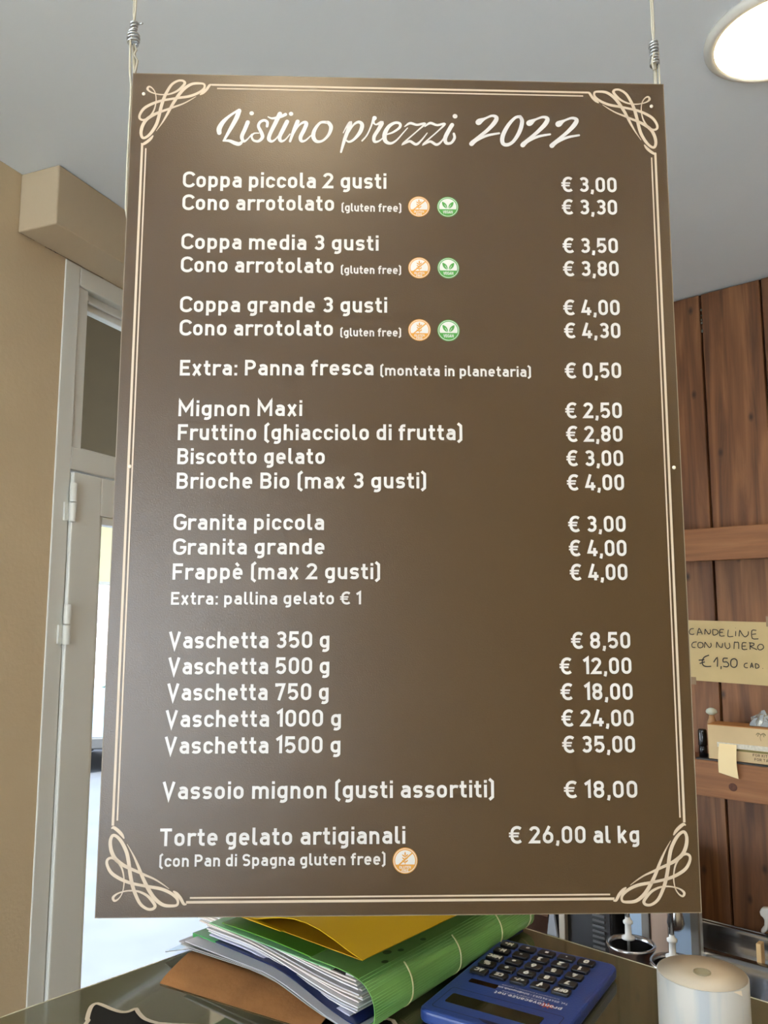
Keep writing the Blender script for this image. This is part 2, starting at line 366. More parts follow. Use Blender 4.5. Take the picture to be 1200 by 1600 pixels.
m = MB(); m.prism([B_, C_, D_, A_], CEIL, CEIL+0.12); S(m.build('ceiling', M_ceil))
m = MB(); m.prism([(-3.1, -2.95), (3.2, -2.95), (3.2, 1.0), (-0.1, 4.2)], CEIL+0.13, 9.0); S(m.build('sun_blocker_storey', mat('sun_blocker_wall', srgb(190, 180, 165), 0.8)))  # unseen upper floors, added to keep the sun off the street
m = MB(); m.prism([B_, C_, D_, A_], -0.12, 0.0); S(m.build('floor', mat('floor_tile', srgb(200, 192, 178), 0.35, var=0.1, vscale=4)))
# left wall with the door opening (local x along the wall, -y into the room)
m = MB(); m.box(-5.01, -4.0, 0, 0.22, 0, CEIL); m.box(-1.8, 0.160, 0, 0.22, 0, CEIL); m.box(-4.0, -1.8, 0, 0.22, 0, 0.1); m.box(-4.0, -1.8, 0, 0.22, 2.4, CEIL); m.box(0.160, 1.26, 0, 0.22, 2.646, CEIL); m.box(1.26, 2.27, 0, 0.22, 0, CEIL)
S(m.build('wall_left', M_wall, loc=(*LP, 0), rotz=LR))
m = MB(); m.box(0.0, 2.30, -0.123, 0.0, 2.646, CEIL-0.001)
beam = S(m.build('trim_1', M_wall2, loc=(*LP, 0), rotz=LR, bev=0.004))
beam['label'] = 'beige boxed-in beam above the white door'
# cracks along the foot of the beam
m = MB()
for a, b, ww in [((0.004, -0.001), (0.05, 0.0), .0016), ((0.085, -0.003), (0.128, 0.001), .003), ((0.128, 0.001), (0.30, 0.0), .0018)]:
    pts = [(a[0]+(b[0]-a[0])*i/7, -0.004+random.uniform(-.0012, .0012)) for i in range(8)]
    m.ribbon([(p[0], p[1]) for p in pts], [ww*random.uniform(.5, 1.3) for _ in pts], 2.6455)
m.f = [tuple(reversed(f)) for f in m.f]
m.build('crack', M_dark, beam)
# rear wall with the shopfront opening, right wall
m = MB(); m.box(-2.83, -2.45, -2.93, -2.73, 0, CEIL); m.box(-0.55, 3.0, -2.93, -2.73, 0, CEIL); m.box(-2.45, -0.55, -2.93, -2.73, 0, 0.1); m.box(-2.45, -0.55, -2.93, -2.73, 2.4, CEIL)
S(m.build('wall_rear', M_wall))
m = MB(); m.box(2.99, 3.19, -2.93, 0.98, 0, CEIL); S(m.build('wall_right', M_wall))
def shop_window(name, x0, x1, loc, rot, y):
    m = MB(); mid = (x0+x1)/2
    for x in (x0, mid-0.03, x1-0.06): m.box(x, x+0.06, y, y+0.06, 0.1, 2.4)
    m.box(x0+.06, x1-.06, y, y+0.06, 0.1, 0.17); m.box(x0+.06, x1-.06, y, y+0.06, 2.33, 2.4)
    wn = S(m.build(name, M_white, None, loc, rot))
    for a, b in ((x0+.06, mid-.03), (mid+.03, x1-.06)):
        g = MB(); g.box(a, b, y+.025, y+.031, 0.17, 2.33); g.build('pane', M_glass, wn)
shop_window('window_1', -2.45, -0.55, (0,0,0), 0, -2.86)
shop_window('added_window', -4.0, -1.8, (*LP, 0), LR, 0.08)  # window out of view, added to bring more daylight into the room

# plank wall: dark backing with separate planks
m = MB(); m.box(-1.62, 2.52, 0.012, 0.16, 0, CEIL)
wb = S(m.build('wall_back', mat('plank_backing', (0.02, 0.011, 0.007), 0.9), loc=(*WP, 0), rotz=WR))
M_plank = wood_mat('plank_wood', srgb(84, 49, 24), srgb(120, 76, 42), srgb(152, 104, 64))
pw = MB(); pw.box(0.0035, 0.1925, -0.008, 0.012, 0.002, CEIL-0.006)
x = -0.055-8*0.196; first = None
while x < 2.5:
    if first is None: first = pw.build('plank', M_plank, wb, loc=(x, 0, 0), bev=0.0015, bseg=1); o = first
    else: o = first.copy(); COL.objects.link(o); o.parent = wb; o.location = (x, random.uniform(-0.0015, 0.0015), 0)
    x += 0.196
# scraps of pale sealant in the plank seam near the ceiling
m = MB()
for z in (2.735, 2.718, 2.700, 2.689, 2.66): m.box(-0.0555, -0.0490, -0.0102, -0.004, z, z+random.uniform(.004, .010))
m.build('sealant', mat('sealant', srgb(105, 108, 100), 0.8), wb, bev=0.001)

# ---------------------------------------------------------------- the white door with transom (local frame of the left wall)
door = empty('door_1', (*LP, 0), LR); door['kind'] = 'structure'
m = MB()
m.box(0.160, 0.214, -0.003, 0.10, 0, 2.646); m.box(1.20, 1.26, -0.003, 0.10, 0, 2.646)
m.box(0.214, 1.20, -0.003, 0.10, 2.592, 2.646); m.box(0.214, 1.20, -0.002, 0.10, 2.085, 2.146)
m.build('door_frame', M_white, door, bev=0.003)
m = MB()      # stepped bead round the transom pane
m.box(0.214, 0.254, 0.004, 0.05, 2.146, 2.592); m.box(1.17, 1.20, 0.004, 0.05, 2.146, 2.592)
m.box(0.254, 1.17, 0.022, 0.05, 2.545, 2.592); m.box(0.258, 1.17, 0.006, 0.014, 2.560, 2.568); m.box(0.258, 1.17, 0.004, 0.05, 2.130, 2.150)
m.build('glazing_bead', M_white, door, bev=0.002)
g = MB(); g.box(0.256, 1.17, 0.030, 0.036, 2.148, 2.547); g.build('pane', M_glass, door)
leaf = MB(); L0, L1 = 0.217, 1.196
leaf.box(L0, 0.322, -0.012, 0.045, 0.012, 2.078); leaf.box(1.08, L1, -0.012, 0.045, 0.012, 2.078)
leaf.box(0.322, 1.08, -0.012, 0.045, 1.972, 2.078); leaf.box(0.322, 1.08, -0.012, 0.045, 0.012, 0.14)
lf = leaf.build('door_leaf', M_white, door, bev=0.003)
m = MB(); m.box(0.322, 0.336, -0.006, 0.03, 0.14, 1.972); m.box(1.063, 1.08, -0.006, 0.03, 0.14, 1.972); m.box(0.336, 1.063, -0.006, 0.03, 1.950, 1.972); m.box(0.336, 1.063, -0.006, 0.03, 0.14, 0.16)
m.build('glazing_bead', M_white, lf, bev=0.002)
g = MB(); g.box(0.335, 1.065, 0.008, 0.014, 0.16, 1.952); g.build('pane', M_glass, lf)
for z in (1.945, 1.628, 0.30):
    m = MB(); m.lathe([(0.009, z), (0.0095, z+.002), (0.0095, z+.048), (0.009, z+.050)], 0.214, -0.016, 16)
    m.lathe([(0.009, z+.052), (0.0095, z+.054), (0.0095, z+.100), (0.009, z+.102)], 0.214, -0.016, 16)
    m.box(0.195, 0.212, -0.0085, -0.003, z+.002, z+.050)
    m.build('hinge', M_white, lf)
m = MB(); m.box(1.11, 1.15, -0.028, -0.012, 0.96, 1.14); m.tube([(1.13, -0.025, 1.06), (1.13, -0.065, 1.06), (1.12, -0.07, 1.06), (1.02, -0.07, 1.06)], 0.008)
m.build('door_handle', mat('steel', (0.55, 0.56, 0.57), 0.25, 1.0), lf)

# ---------------------------------------------------------------- outside: pavement, facade, car, awning
m = MB(); m.box(-16, 14, -14, 1.6, -0.30, -0.14)
S(m.build('bounce_pavement', mat('bounce_pavement', srgb(206, 205, 208), 0.8, var=0.08, vscale=1.2, bump=0.2)))  # unseen paving, kept pale to bounce daylight into the room
m = MB(); m.box(-16, 14, 1.6, 30, -0.30, -0.14)
S(m.build('street', mat('street', srgb(60, 62, 68), 0.85, var=0.12, vscale=2.5, bump=0.2)))
fc = empty('building', (-6.0, 13.6, -0.14), math.radians(18)); tag(fc, 'pale brick street front seen through the glass of the white door', 'building')
m = MB(); m.box(-7, 12, 0, 0.5, 0, 7.5)
bm_ = bpy.data.materials.new('pale_brick'); bm_.use_nodes = True; n_ = bm_.node_tree.nodes; l_ = bm_.node_tree.links
br = n_.new('ShaderNodeTexBrick'); tcx = n_.new('ShaderNodeTexCoord'); mpx = n_.new('ShaderNodeMapping'); mpx.inputs['Rotation'].default_value = (PI/2, 0, 0)
br.inputs['Color1'].default_value = srgb(128, 120, 122); br.inputs['Color2'].default_value = srgb(112, 98, 100); br.inputs['Mortar'].default_value = srgb(140, 140, 144)
br.inputs['Scale'].default_value = 2.2; l_.new(tcx.outputs['Object'], mpx.inputs[0]); l_.new(mpx.outputs[0], br.inputs[0]); l_.new(br.outputs[0], n_['Principled BSDF'].inputs['Base Color'])
m.build('wall', bm_, fc)
m = MB(); m.box(-7, 12, -0.06, 0, 0, 0.45); m.build('plinth', mat('plinth', srgb(110, 108, 108), 0.8), fc)
for x in (-3.2, 1.2, 5.6):
    m = MB(); m.box(x, x+1.3, -0.05, 0.05, 3.6, 5.3); f = m.build('window_frame', M_white, fc)
    g = MB(); g.box(x+0.08, x+0.62, -0.06, 0, 3.7, 5.2); g.box(x+0.68, x+1.22, -0.06, 0, 3.7, 5.2); g.build('pane', mat('far_glass', (0.05, 0.06, 0.07), 0.1), f)

car = empty('car', (-2.65, 10.8, -0.14), math.radians(12)); tag(car, 'pale blue car parked outside, seen through the door glass', 'car')
M_car = mat('car_paint', srgb(92, 112, 132), 0.25, coat=0.6)
prof = [(-2.05, .32), (-2.1, .55), (-2.02, .78), (-1.75, .88), (-1.05, .98), (-.40, 1.38), (.2, 1.46), (1.0, 1.42), (1.6, 1.05), (1.95, .95), (2.05, .6), (2.0, .32), (1.55, .28), (-1.6, .28)]
m = MB(); m.prism_y(prof, -0.82, 0.82); m.build('body', M_car, car, bev=0.07, bseg=3)
m = MB(); m.prism_y([(-.92, 1.0), (-.36, 1.33), (.15, 1.39), (.15, 1.0)], -0.835, 0.835); m.prism_y([(.24, 1.0), (.24, 1.39), (.95, 1.35), (1.4, 1.03)], -0.835, 0.835)
m.build('side_window', mat('car_glass', srgb(70, 92, 86), 0.1), car, bev=0.01)
m = MB(); m.box(-2.14, 2.09, -0.84, 0.84, 0.28, 0.42); m.build('bumper', mat('black_plastic', (0.02, 0.02, 0.022), 0.5), car, bev=0.02)
for x in (-1.32, 1.28):
    for y in (-0.86, 0.66):
        m = MB(); pts = [(x+.31*math.cos(2*PI*i/24), .31+.31*math.sin(2*PI*i/24)) for i in range(24)]
        m.prism_y(pts, y, y+0.2); wh = m.build('wheel', mat('tyre', (0.015, 0.015, 0.016), 0.8), car, bev=0.02)
        m = MB(); m.prism_y([(x+.18*math.cos(2*PI*i/20), .31+.18*math.sin(2*PI*i/20)) for i in range(20)], y-0.01 if y < 0 else y+0.19, y+.01 if y < 0 else y+0.21); m.build('hubcap', mat('hub', (0.4, 0.41, 0.42), 0.3, 0.8), wh)
for y in (-0.75, 0.45):
    m = MB(); m.box(-2.09, -1.95, y, y+.3, 0.62, 0.76); m.build('headlamp', mat('lamp_lens', (0.8, 0.82, 0.85), 0.1), car, bev=0.02)

aw = empty('awning', (*LP, 0), LR); tag(aw, 'olive beige awning hanging outside above the white door', 'awning')
M_aw = mat('awning_cloth', srgb(70, 60, 40), 0.9, var=0.05)
M_av = mat('valance_cloth', srgb(160, 158, 124), 0.9, var=0.05)
m = MB(); m.grid([[(-0.9+3.4*i/6, 0.24+1.25*j/6, 3.60-1.28*(j/6)-0.05*math.sin(PI*j/6)) for j in range(7)] for i in range(7)], 0.004); m.build('canopy', M_aw, aw)
m = MB(); m.grid([[(-0.9+3.4*i/24, 1.49+0.006*math.sin(i), 2.32-0.44*j/4) for j in range(5)] for i in range(25)], 0.004); m.build('valance', M_av, aw)
m = MB(); m.box(-0.9, 2.5, 1.48, 1.50, 1.868, 1.885); m.build('valance_bar', mat('bar', srgb(120, 120, 112), 0.5), aw)
for x in (-0.62, 2.2):
    m = MB(); m.tube([(x, 0.24, 2.35), (x, 0.8, 2.50), (x, 1.46, 2.30)], 0.018); m.build('arm', mat('bar', srgb(120, 120, 112), 0.5), aw)

# ---------------------------------------------------------------- shelves on the plank wall
M_shelf = wood_mat('shelf_wood', srgb(122, 74, 38), srgb(142, 92, 52), srgb(160, 108, 66), axis='X', knots=False)
def wall_shelf(label, z0, z1, x0=-1.1, x1=2.3):
    t = empty('wall_shelf', (*WP, 0), WR); tag(t, label, 'shelf')
    m = MB(); m.box(x0, x1, -0.150, -0.126, z0, z1); m.build('apron', M_shelf, t, bev=0.002)
    m = MB(); m.box(x0, x1, -0.126, -0.0105, z1-0.026, z1-0.003); m.build('shelf_board', M_shelf, t, bev=0.001)
    for x in (x0+.3, (x0+x1)/2+.35, x1-.3):
        m = MB(); m.prism_x([(-0.0105, z1-0.10), (-0.0105, z1-0.027), (-0.12, z1-0.027)], x, x+.02); m.build('bracket', M_shelf, t)
    return t
wall_shelf('upper reddish wooden shelf on the plank wall, empty, above the handwritten note', 1.873, 1.975)
ls = wall_shelf('lower reddish wooden shelf on the plank wall carrying the cardboard box', 1.155, 1.262)
m = MB(); kx, kz = 0.018, 1.193
m.grid([[(kx+r*math.cos(2*PI*i/20)*1.0, -0.1504, kz+r*0.95*math.sin(2*PI*i/20)) for i in range(21)] for r in (0.0005, .004, .008, .0125)])
m.build('knot', mat('knot', srgb(84, 46, 26), 0.6, var=0.35, vscale=120), ls)['label'] = 'dark round knot'

# handwritten note on the planks
M_note = mat('note_paper', srgb(190, 168, 120), 0.6, var=0.05, vscale=10)
note = empty('paper_note', (*WP, 0), WR); tag(note, 'yellowed paper note handwritten CANDELINE CON NUMERO, taped to the plank wall between two shelves', 'note')
m = MB(); NX0, NX1, NZ0, NZ1 = -0.150, 0.125, 1.491, 1.687
m.grid([[(NX0+(NX1-NX0)*i/12+(0.004 if j in (0,) else 0), -0.0125-0.0022*math.sin(i*0.9)*(j/6)-(.003 if i > 9 and j > 4 else 0), NZ0+(NZ1-NZ0)*j/6-0.0005*i) for j in range(7)] for i in range(13)], -0.0006)
m.build('sheet', M_note, note)
for q in ((-0.156, -0.128, -0.0172, -0.0165, 1.478, 1.502), (0.10, 0.135, -0.0190, -0.0183, 1.668, 1.700)):
    m = MB(); m.box(*q); m.build('sticky_tape', mat('tape', srgb(176, 150, 120), 0.25, alpha=0.6), note)
def NT(strokes, wd):
    ink = MB()
    for st in strokes:   # traced letters: x,y on the note as (0..1200, 0..1029)/8.571 picture units
        P = [((px/8.571-12)/124.5*0.262, -(py/8.571-9)/100*0.2) for px, py in st]
        P = catmull(P, 3) if len(P) > 2 else P
        ink.ribbon(P, wd)
    Mi = Matrix.Translation((WP[0], WP[1], 0)) @ Matrix.Rotation(WR, 4, 'Z') @ Matrix.Translation((NX0+0.004, -0.0176, NZ1)) @ Matrix.Rotation(PI/2, 4, 'X')
    io = ink.build('handwriting', mat('marker_ink', (0.012, 0.012, 0.014), 0.6)); io.parent = note; io.matrix_parent_inverse = (Matrix.Translation((WP[0], WP[1], 0)) @ Matrix.Rotation(WR, 4, 'Z')).inverted(); io.matrix_basis = Mi
NT([[(180,195),(140,200),(118,235),(125,270),(160,278),(182,270)],[(220,290),(245,200),(262,205),(290,275)],[(228,250),(285,245)],
    [(322,275),(330,205),(345,225),(375,270),(400,240),(395,205)],[(430,205),(432,280),(480,270),(500,240),(480,210),(430,205)],
    [(575,205),(525,208),(520,290),(580,290)],[(522,245),(560,243)],[(632,205),(622,295),(690,295)],[(724,225),(718,292)],[(723,180),(725,184)],
    [(762,295),(775,215),(800,260),(835,300),(875,270),(880,225)],[(980,212),(925,215),(925,318),(1000,322)],[(925,265),(975,258)],
    [(210,380),(165,388),(142,420),(150,455),(190,460)],[(255,385),(228,400),(225,445),(250,462),(288,445),(290,400),(255,385)],[(310,460),(320,385),(345,420),(375,455),(400,430),(395,390)],
    [(465,455),(475,380),(500,430),(535,450),(550,390)],[(580,380),(580,430),(605,465),(640,440),(632,385)],[(690,465),(700,375),(720,380)],[(715,378),(750,378),(748,462)],
    [(850,378),(800,382),(795,465),(855,465)],[(798,425),(840,420)],[(890,468),(895,378)],[(880,378),(940,385),(930,415),(895,425),(975,468)],[(1010,395),(985,425),(990,460),(1020,468),(1055,440),(1045,400),(1010,395)]], 0.0027)
NT([[(365,560),(300,590),(270,650),(280,700),(320,718),(385,712)],[(225,635),(300,625)],[(235,680),(305,655)],[(420,655),(470,590),(465,715)],[(515,705),(510,745)],
    [(605,595),(550,598),(545,645),(590,645),(612,680),(590,710),(540,705)],[(685,595),(645,620),(640,690),(675,715),(712,690),(718,620),(685,595)]], 0.0034)
NT([[(850,650),(815,660),(805,695),(825,712),(850,710)],[(880,712),(900,650),(915,710)],[(885,690),(915,688)],[(945,652),(945,712),(985,700),(980,665),(945,652)],[(1030,710),(1032,716)]], 0.0027)

# box and bits on the lower shelf
M_kraft = mat('kraft', srgb(176, 124, 74), 0.8, var=0.05); M_boxf = mat('box_front', srgb(196, 172, 132), 0.7, var=0.05, vscale=12)
bx = empty('dispenser_box', (WP[0], WP[1], 0), WR); tag(bx, 'long cardboard dispenser box with a cream sheet pulled out, on the lower shelf', 'box')
m = MB(); m.box(-0.052, 0.30, -0.143, -0.055, 1.268, 1.372); m.build('carton', M_kraft, bx, bev=0.0015)
m = MB(); m.box(-0.051, 0.299, -0.1440, -0.1428, 1.269, 1.369); fr = m.build('front_panel', M_boxf, bx)
m = MB(); m.box(-0.024, 0.298, -0.1452, -0.1441, 1.306, 1.320); m.build('cutter_strip', mat('cutter', srgb(200, 196, 184), 0.4, var=0.15, vscale=150), bx)
def on_front(name, strokes_fn, mt, yo=-0.1446):
    mb = MB(); strokes_fn(mb); o = mb.build(name, mt); o.parent = bx
    o.matrix_basis = Matrix.Translation((0, yo, 0)) @ Matrix.Rotation(PI/2, 4, 'X'); return o
def palm(mb):
    cx, cz = 0.104, 1.352
    mb.ribbon(catmull([(cx, 1.335), (cx-.002, 1.346), (cx+.001, cz)], 4), .0014)
    for a in (-160, -130, -50, -20, 200, -5): mb.ribbon(catmull([(cx, cz), (cx+.008*math.cos(math.radians(a)), cz+.006+.002*math.sin(math.radians(a))), (cx+.014*math.cos(math.radians(a)), cz+.009*math.sin(math.radians(a))+.002)], 4), .0022)
on_front('printed_palm', palm, mat('palm_print', srgb(128, 116, 84), 0.7))
def txt(mb):
    letters(mb, 'FOR KITCHEN', 0.078, 1.2885, 0.150, 1.2885, .0078); letters(mb, 'FOR TABLE', 0.082, 1.2765, 0.142, 1.2765, .0078)
on_front('printed_text', txt, mat('box_text', srgb(70, 50, 40), 0.7))
on_front('printed_band', lambda mb: mb.ribbon([(0.03, 1.302), (0.298, 1.302)], .006), mat('band', srgb(120, 112, 66), 0.7))
m = MB(); P = []
for i in range(7):
    u = i/6; row = []
    for j in range(8):
        v = j/7; row.append((-0.018+0.052*u-0.006*v*(1-u)+0.004*v, -0.1462-0.012*math.sin(v*PI*0.9)*(0.6+0.4*u)-0.006*v, 1.317-0.085*v-0.012*u*v))
    P.append(row)
m.grid(P, 0.0006); m.build('pulled_sheet', mat('cream_sheet', srgb(236, 214, 166), 0.7), bx)
m = MB(); m.box(-0.09, 0.30, -0.148, -0.05, 1.2625, 1.267); tag(m.build('tray', mat('black_plastic', (0.02, 0.02, 0.022), 0.5), None, (*WP, 0), WR), 'thin black tray under the cardboard box on the lower shelf', 'tray')
mk = empty('marker_pen', (*WP, 0), WR); tag(mk, 'short black capped marker standing left of the cardboard box on the lower shelf', 'marker')
m = MB(); m.lathe([(.0125, 1.268), (.0125, 1.300), (.0115, 1.301), (.0115, 1.320)], -0.075, -0.125, 20); m.build('barrel', mat('glossy_black', (0.008, 0.008, 0.01), 0.15), mk)
m = MB(); m.lathe([(.0135, 1.303), (.0138, 1.305), (.0132, 1.347), (.0110, 1.352)], -0.075, -0.125, 20); m.build('cap', mat('glossy_black', (0.008, 0.008, 0.01), 0.15), mk)
gs = empty('glass_stopper', (*WP, 0), WR); tag(gs, 'small frosted round stopper on a beige neck behind the black marker', 'stopper')
m = MB(); m.lathe([(.014, 1.265), (.014, 1.37), (.009, 1.383), (.008, 1.392)], -0.062, -0.075, 20); m.build('bottle_neck', mat('beige_glass', srgb(160, 120, 82), 0.3), gs)
m = MB(); m.lathe([(.006, 1.391), (.016, 1.397), (.0175, 1.402), (.014, 1.409), (.006, 1.413), (.001, 1.4135)], -0.062, -0.075, 20); m.build('stopper', mat('frosted', srgb(196, 200, 184), 0.25), gs)
cf = MB(); random.seed(3)
P = []
for i in range(10):
    a = i/9; row = []
    for j in range(9):
        b = j/8; row.append((0.066+0.075*a+random.uniform(-.003,.003), -0.118+0.055*b, 1.3735+0.050*math.sin(PI*min(1, b*1.0))*(math.sin(PI*(0.06+0.5*a))**0.4 if a < .3 else 1-.75*(a-.3))*random.uniform(.72, 1.05)))
    P.append(row)
cf.grid(P, 0.0006, smooth=False)
tag(cf.build('plastic_wrapper', mat('crumpled_foil', srgb(205, 212, 216), 0.12, 0.75), None, (*WP, 0), WR), 'crumpled silvery clear wrapper lying on top of the cardboard box', 'wrapper')
random.seed(11)
hk = MB(); out_ = [(a*0.9-0.062, (b-.8)*.9+0.797) for a, b in [(0.118,.836),(0.112,.822),(0.114,.812),(0.122,.806),(0.126,.800),(0.124,.782),(0.114,.768),(0.112,.758),(0.120,.755),(0.132,.766),(0.142,.790),(0.160,.806),(0.165,.832),(0.140,.840)]]
hk.prism_y(out_, -0.045, -0.020); hk.box(0.060, 0.073, -0.020, -0.0095, .81, .83)
tag(hk.build('wall_hook', mat('white_plastic', srgb(214, 214, 212), 0.35), None, (*WP, 0), WR, bev=0.004, bseg=2), 'white plastic hook on the plank wall above the steel trough', 'hook')

# ---------------------------------------------------------------- work bench along the plank wall
M_steel = mat('steel', (0.55, 0.56, 0.57), 0.25, 1.0)
M_trough = mat('trough_steel', (0.40, 0.41, 0.43), 0.18, 1.0)
M_steelb = mat('brushed_steel', (0.62, 0.64, 0.66), 0.38, 0.9)
wt = empty('work_bench', (*WP, 0), WR); tag(wt, 'low dark work bench along the plank wall behind the glass counter', 'bench')
m = MB(); m.box(-1.25, 2.2, -0.74, -0.012, 0.585, 0.620); m.build('bench_top', mat('bench_top', srgb(74, 46, 34), 0.3), wt, bev=0.003)
m = MB(); m.box(-1.22, 2.17, -0.70, -0.02, 0.0, 0.584); m.build('bench_body', mat('bench_body', srgb(50, 46, 42), 0.6), wt)
tr = empty('steel_trough', (*WP, 0), WR); tag(tr, 'long stainless steel trough against the plank wall, right of the two canisters', 'trough')
def sect(pts, x0, x1, th=0.0025):
    mb = MB(); P = [[(x, -a, z) for a, z in pts] for x in (x0, x1)]; mb.grid(P, th, smooth=True); return mb
bp_ = catmull([(.014,.621),(.0145,.74),(.020,.744),(.028,.738),(.034,.700),(.050,.672),(.075,.662)], 4)
sect(bp_, -0.165, 1.6).build('back_wall', M_trough, tr)
lp_ = catmull([(.075,.662),(.10,.664),(.125,.684),(.142,.706),(.155,.712),(.170,.704),(.182,.680),(.190,.650),(.196,.622)], 4)
sect(lp_, -0.135, 1.6).build('rounded_front', M_trough, tr)
m = MB(); m.prism_x([(-.014,.621),(-.014,.742),(-.03,.735),(-.05,.675),(-.196,.622)], -0.168, -0.160); m.build('end_plate', M_trough, tr)
m = MB(); m.box(0.060, 0.074, -0.155, -0.125, .70, .765); m.build('paper_tag', mat('paper_tag', srgb(214, 180, 130), 0.6), tr, bev=0.002)
m = MB(); m.tube([(0.085, -0.10, .68), (0.088, -0.12, .76), (0.10, -0.13, .80)], 0.004); m.build('steel_rod', M_steel, tr)
cab = empty('steel_cabinet', (*WP, 0), WR); tag(cab, 'stainless steel cabinet with upright posts behind the two canisters', 'cabinet')
m = MB(); m.box(-0.322, -0.172, -0.19, -0.03, 0.621, 0.98); m.box(-0.172, -0.085, -0.19, -0.17, 0.621, 0.98); m.build('body', M_steelb, cab, bev=0.002)
for x0, x1, lab, cc in [(-0.320,-0.264,'steel panel with sky reflection in its colour',(176,200,226)), (-0.236,-0.182,'beige panel',(190,166,150)), (-0.178,-0.110,'steel panel with sky reflection in its colour',(172,194,220))]:  # the bluish panels have the sky's reflection put into their colour
    m = MB(); m.box(x0, x1, -0.198, -0.1905, 0.625, 0.97); q = m.build('panel', mat('panel_%d' % cc[2], srgb(*cc), 0.25, 0.35), cab, bev=0.001); q['label'] = lab
for x0, x1 in ((-0.263,-0.238), (-0.109,-0.085)):
    m = MB(); m.box(x0, x1, -0.205, -0.1905, 0.622, 0.98); m.build('post', mat('post', srgb(132, 128, 122), 0.35, 0.6), cab, bev=0.002)
m = MB(); prf = [(0.001,.770),(.012,.773),(.022,.782),(.026,.795),(.020,.83),(.010,.86)]; m.lathe(prf, -0.140, -0.235, 24); m.tube([(-.14,-.235,.86),(-.14,-.235,.93),(-.14,-.19,.93)], .006); m.build('tap_knob', M_steel, cab)
bk = empty('coffee_machine', (*WP, 0), WR); tag(bk, 'black appliance with ribbed vents left of the two canisters', 'appliance')
m = MB(); m.box(-0.575, -0.345, -0.24, -0.02, 0.621, 1.02); m.build('body', mat('black_body', (0.018, 0.018, 0.02), 0.25), bk, bev=0.006)
for i in range(16):
    m = MB(); m.box(-0.408, -0.366, -0.246, -0.2405, 0.66+i*0.016, 0.667+i*0.016); m.build('vent_rib', mat('vent', srgb(78, 78, 80), 0.4), bk)
m = MB(); m.box(-0.520, -0.497, -0.262, -0.241, 0.622, 0.99); m.build('side_post', mat('side_post', srgb(160, 150, 135), 0.35, .4), bk, bev=0.003)
m = MB(); m.prism_y([(-.572,.66),(-.56,.74),(-.545,.75),(-.53,.66)], -.252, -.241); m.build('glass_jug', mat('jug', srgb(130, 132, 138), 0.1), bk, bev=.004)

def canister(x, y, label):
    t = empty('canister', (x, y, 0.62)); tag(t, label, 'canister', 'steel canisters with white pumps')
    m = MB(); R = 0.062
    m.lathe([(R-.010,0),(R-.004,.004),(R-.003,.165),(R+.003,.172),(R+.005,.178),(R+.003,.182),(R-.002,.181),(R-.005,.176),(R-.007,.10),(R-.012,.012),(.001,.012)], n=40)
    m.build('pot', M_steel, t)
    m = MB(); m.lathe([(R-.0052,.172),(R-.0076,.10),(R-.013,.0125),(.001,.0130)], n=40); m.f = m.f[:-2]; m.sm = m.sm[:-2]; m.build('inner_shade', mat('inner_shade_steel', (0.10, 0.105, 0.115), 0.3, 0.9), t)  # dark lining: shade inside the pot put into the colour
    m = MB(); m.lathe([(R-.0095,.06),(.001,.0605)], n=32); m.build('sauce', mat('dark_sauce', (0.02, 0.012, 0.01), 0.15), t)
    m = MB(); m.lathe([(.004,.061),(.004,.180),(.018,.184),(.0185,.189),(.009,.193),(.0085,.222),(.013,.225),(.0135,.231),(.008,.235),(.0068,.242)], 0.0, 0.022, 24); m.build('pump_collar', mat('white_plastic', srgb(214, 214, 212), 0.35), t)
    m = MB(); m.tube([(0,.022,.235),(0,.022,.46)], .0062, 12); m.build('pump_rod', M_steel, t)
    m = MB(); m.lathe([(.005,.455),(.02,.46),(.022,.475),(.015,.487),(.002,.49)], 0, .022, 20); m.tube([(0,.022,.47),(0,-.03,.475),(0,-.05,.455)], .006); m.build('pump_head', mat('white_plastic', srgb(214, 214, 212), 0.35), t)
canister(0.685, 2.372, 'steel canister with white pump, the one standing nearer the black appliance')
canister(0.764, 2.245, 'steel canister with white pump, the one partly behind the paper roll')

# ---------------------------------------------------------------- display counter with glass top
CR = math.atan2(-0.680, 0.733)       # heading of its right edge; local x runs along it, local -y along the left edge
cn = empty('display_counter', (-0.006, 1.283, 0), CR); tag(cn, 'display counter with an olive grey glass top, its far corner pointing away', 'counter')
M_top = mat('counter_glass', srgb(84, 84, 62), 0.07, spec=0.8, var=0.08, vscale=5, coat=0.7)
m = MB(); m.box(0.0, 0.74, -1.30, 0.0, CT-0.010, CT); m.build('glass_top', M_top, cn)
m = MB(); m.box(-0.0015, 0.7415, 0.0, 0.0015, CT-0.010, CT+0.0004); m.box(-0.0015, 0.0, -1.30, 0.0, CT-0.010, CT+0.0004)
m.build('polished_edge', mat('glass_edge', srgb(206, 200, 178), 0.2), cn)['label'] = 'bright polished glass edge'
m = MB(); m.box(0.03, 0.71, -1.27, -0.03, 0.12, CT-0.0105); m.build('case', mat('case', srgb(90, 86, 78), 0.4), cn)
m = MB(); m.box(0.06, 0.68, -1.24, -0.06, 0.0, 0.12); m.build('plinth', mat('plinth_dark', (0.03, 0.03, 0.03), 0.6), cn)

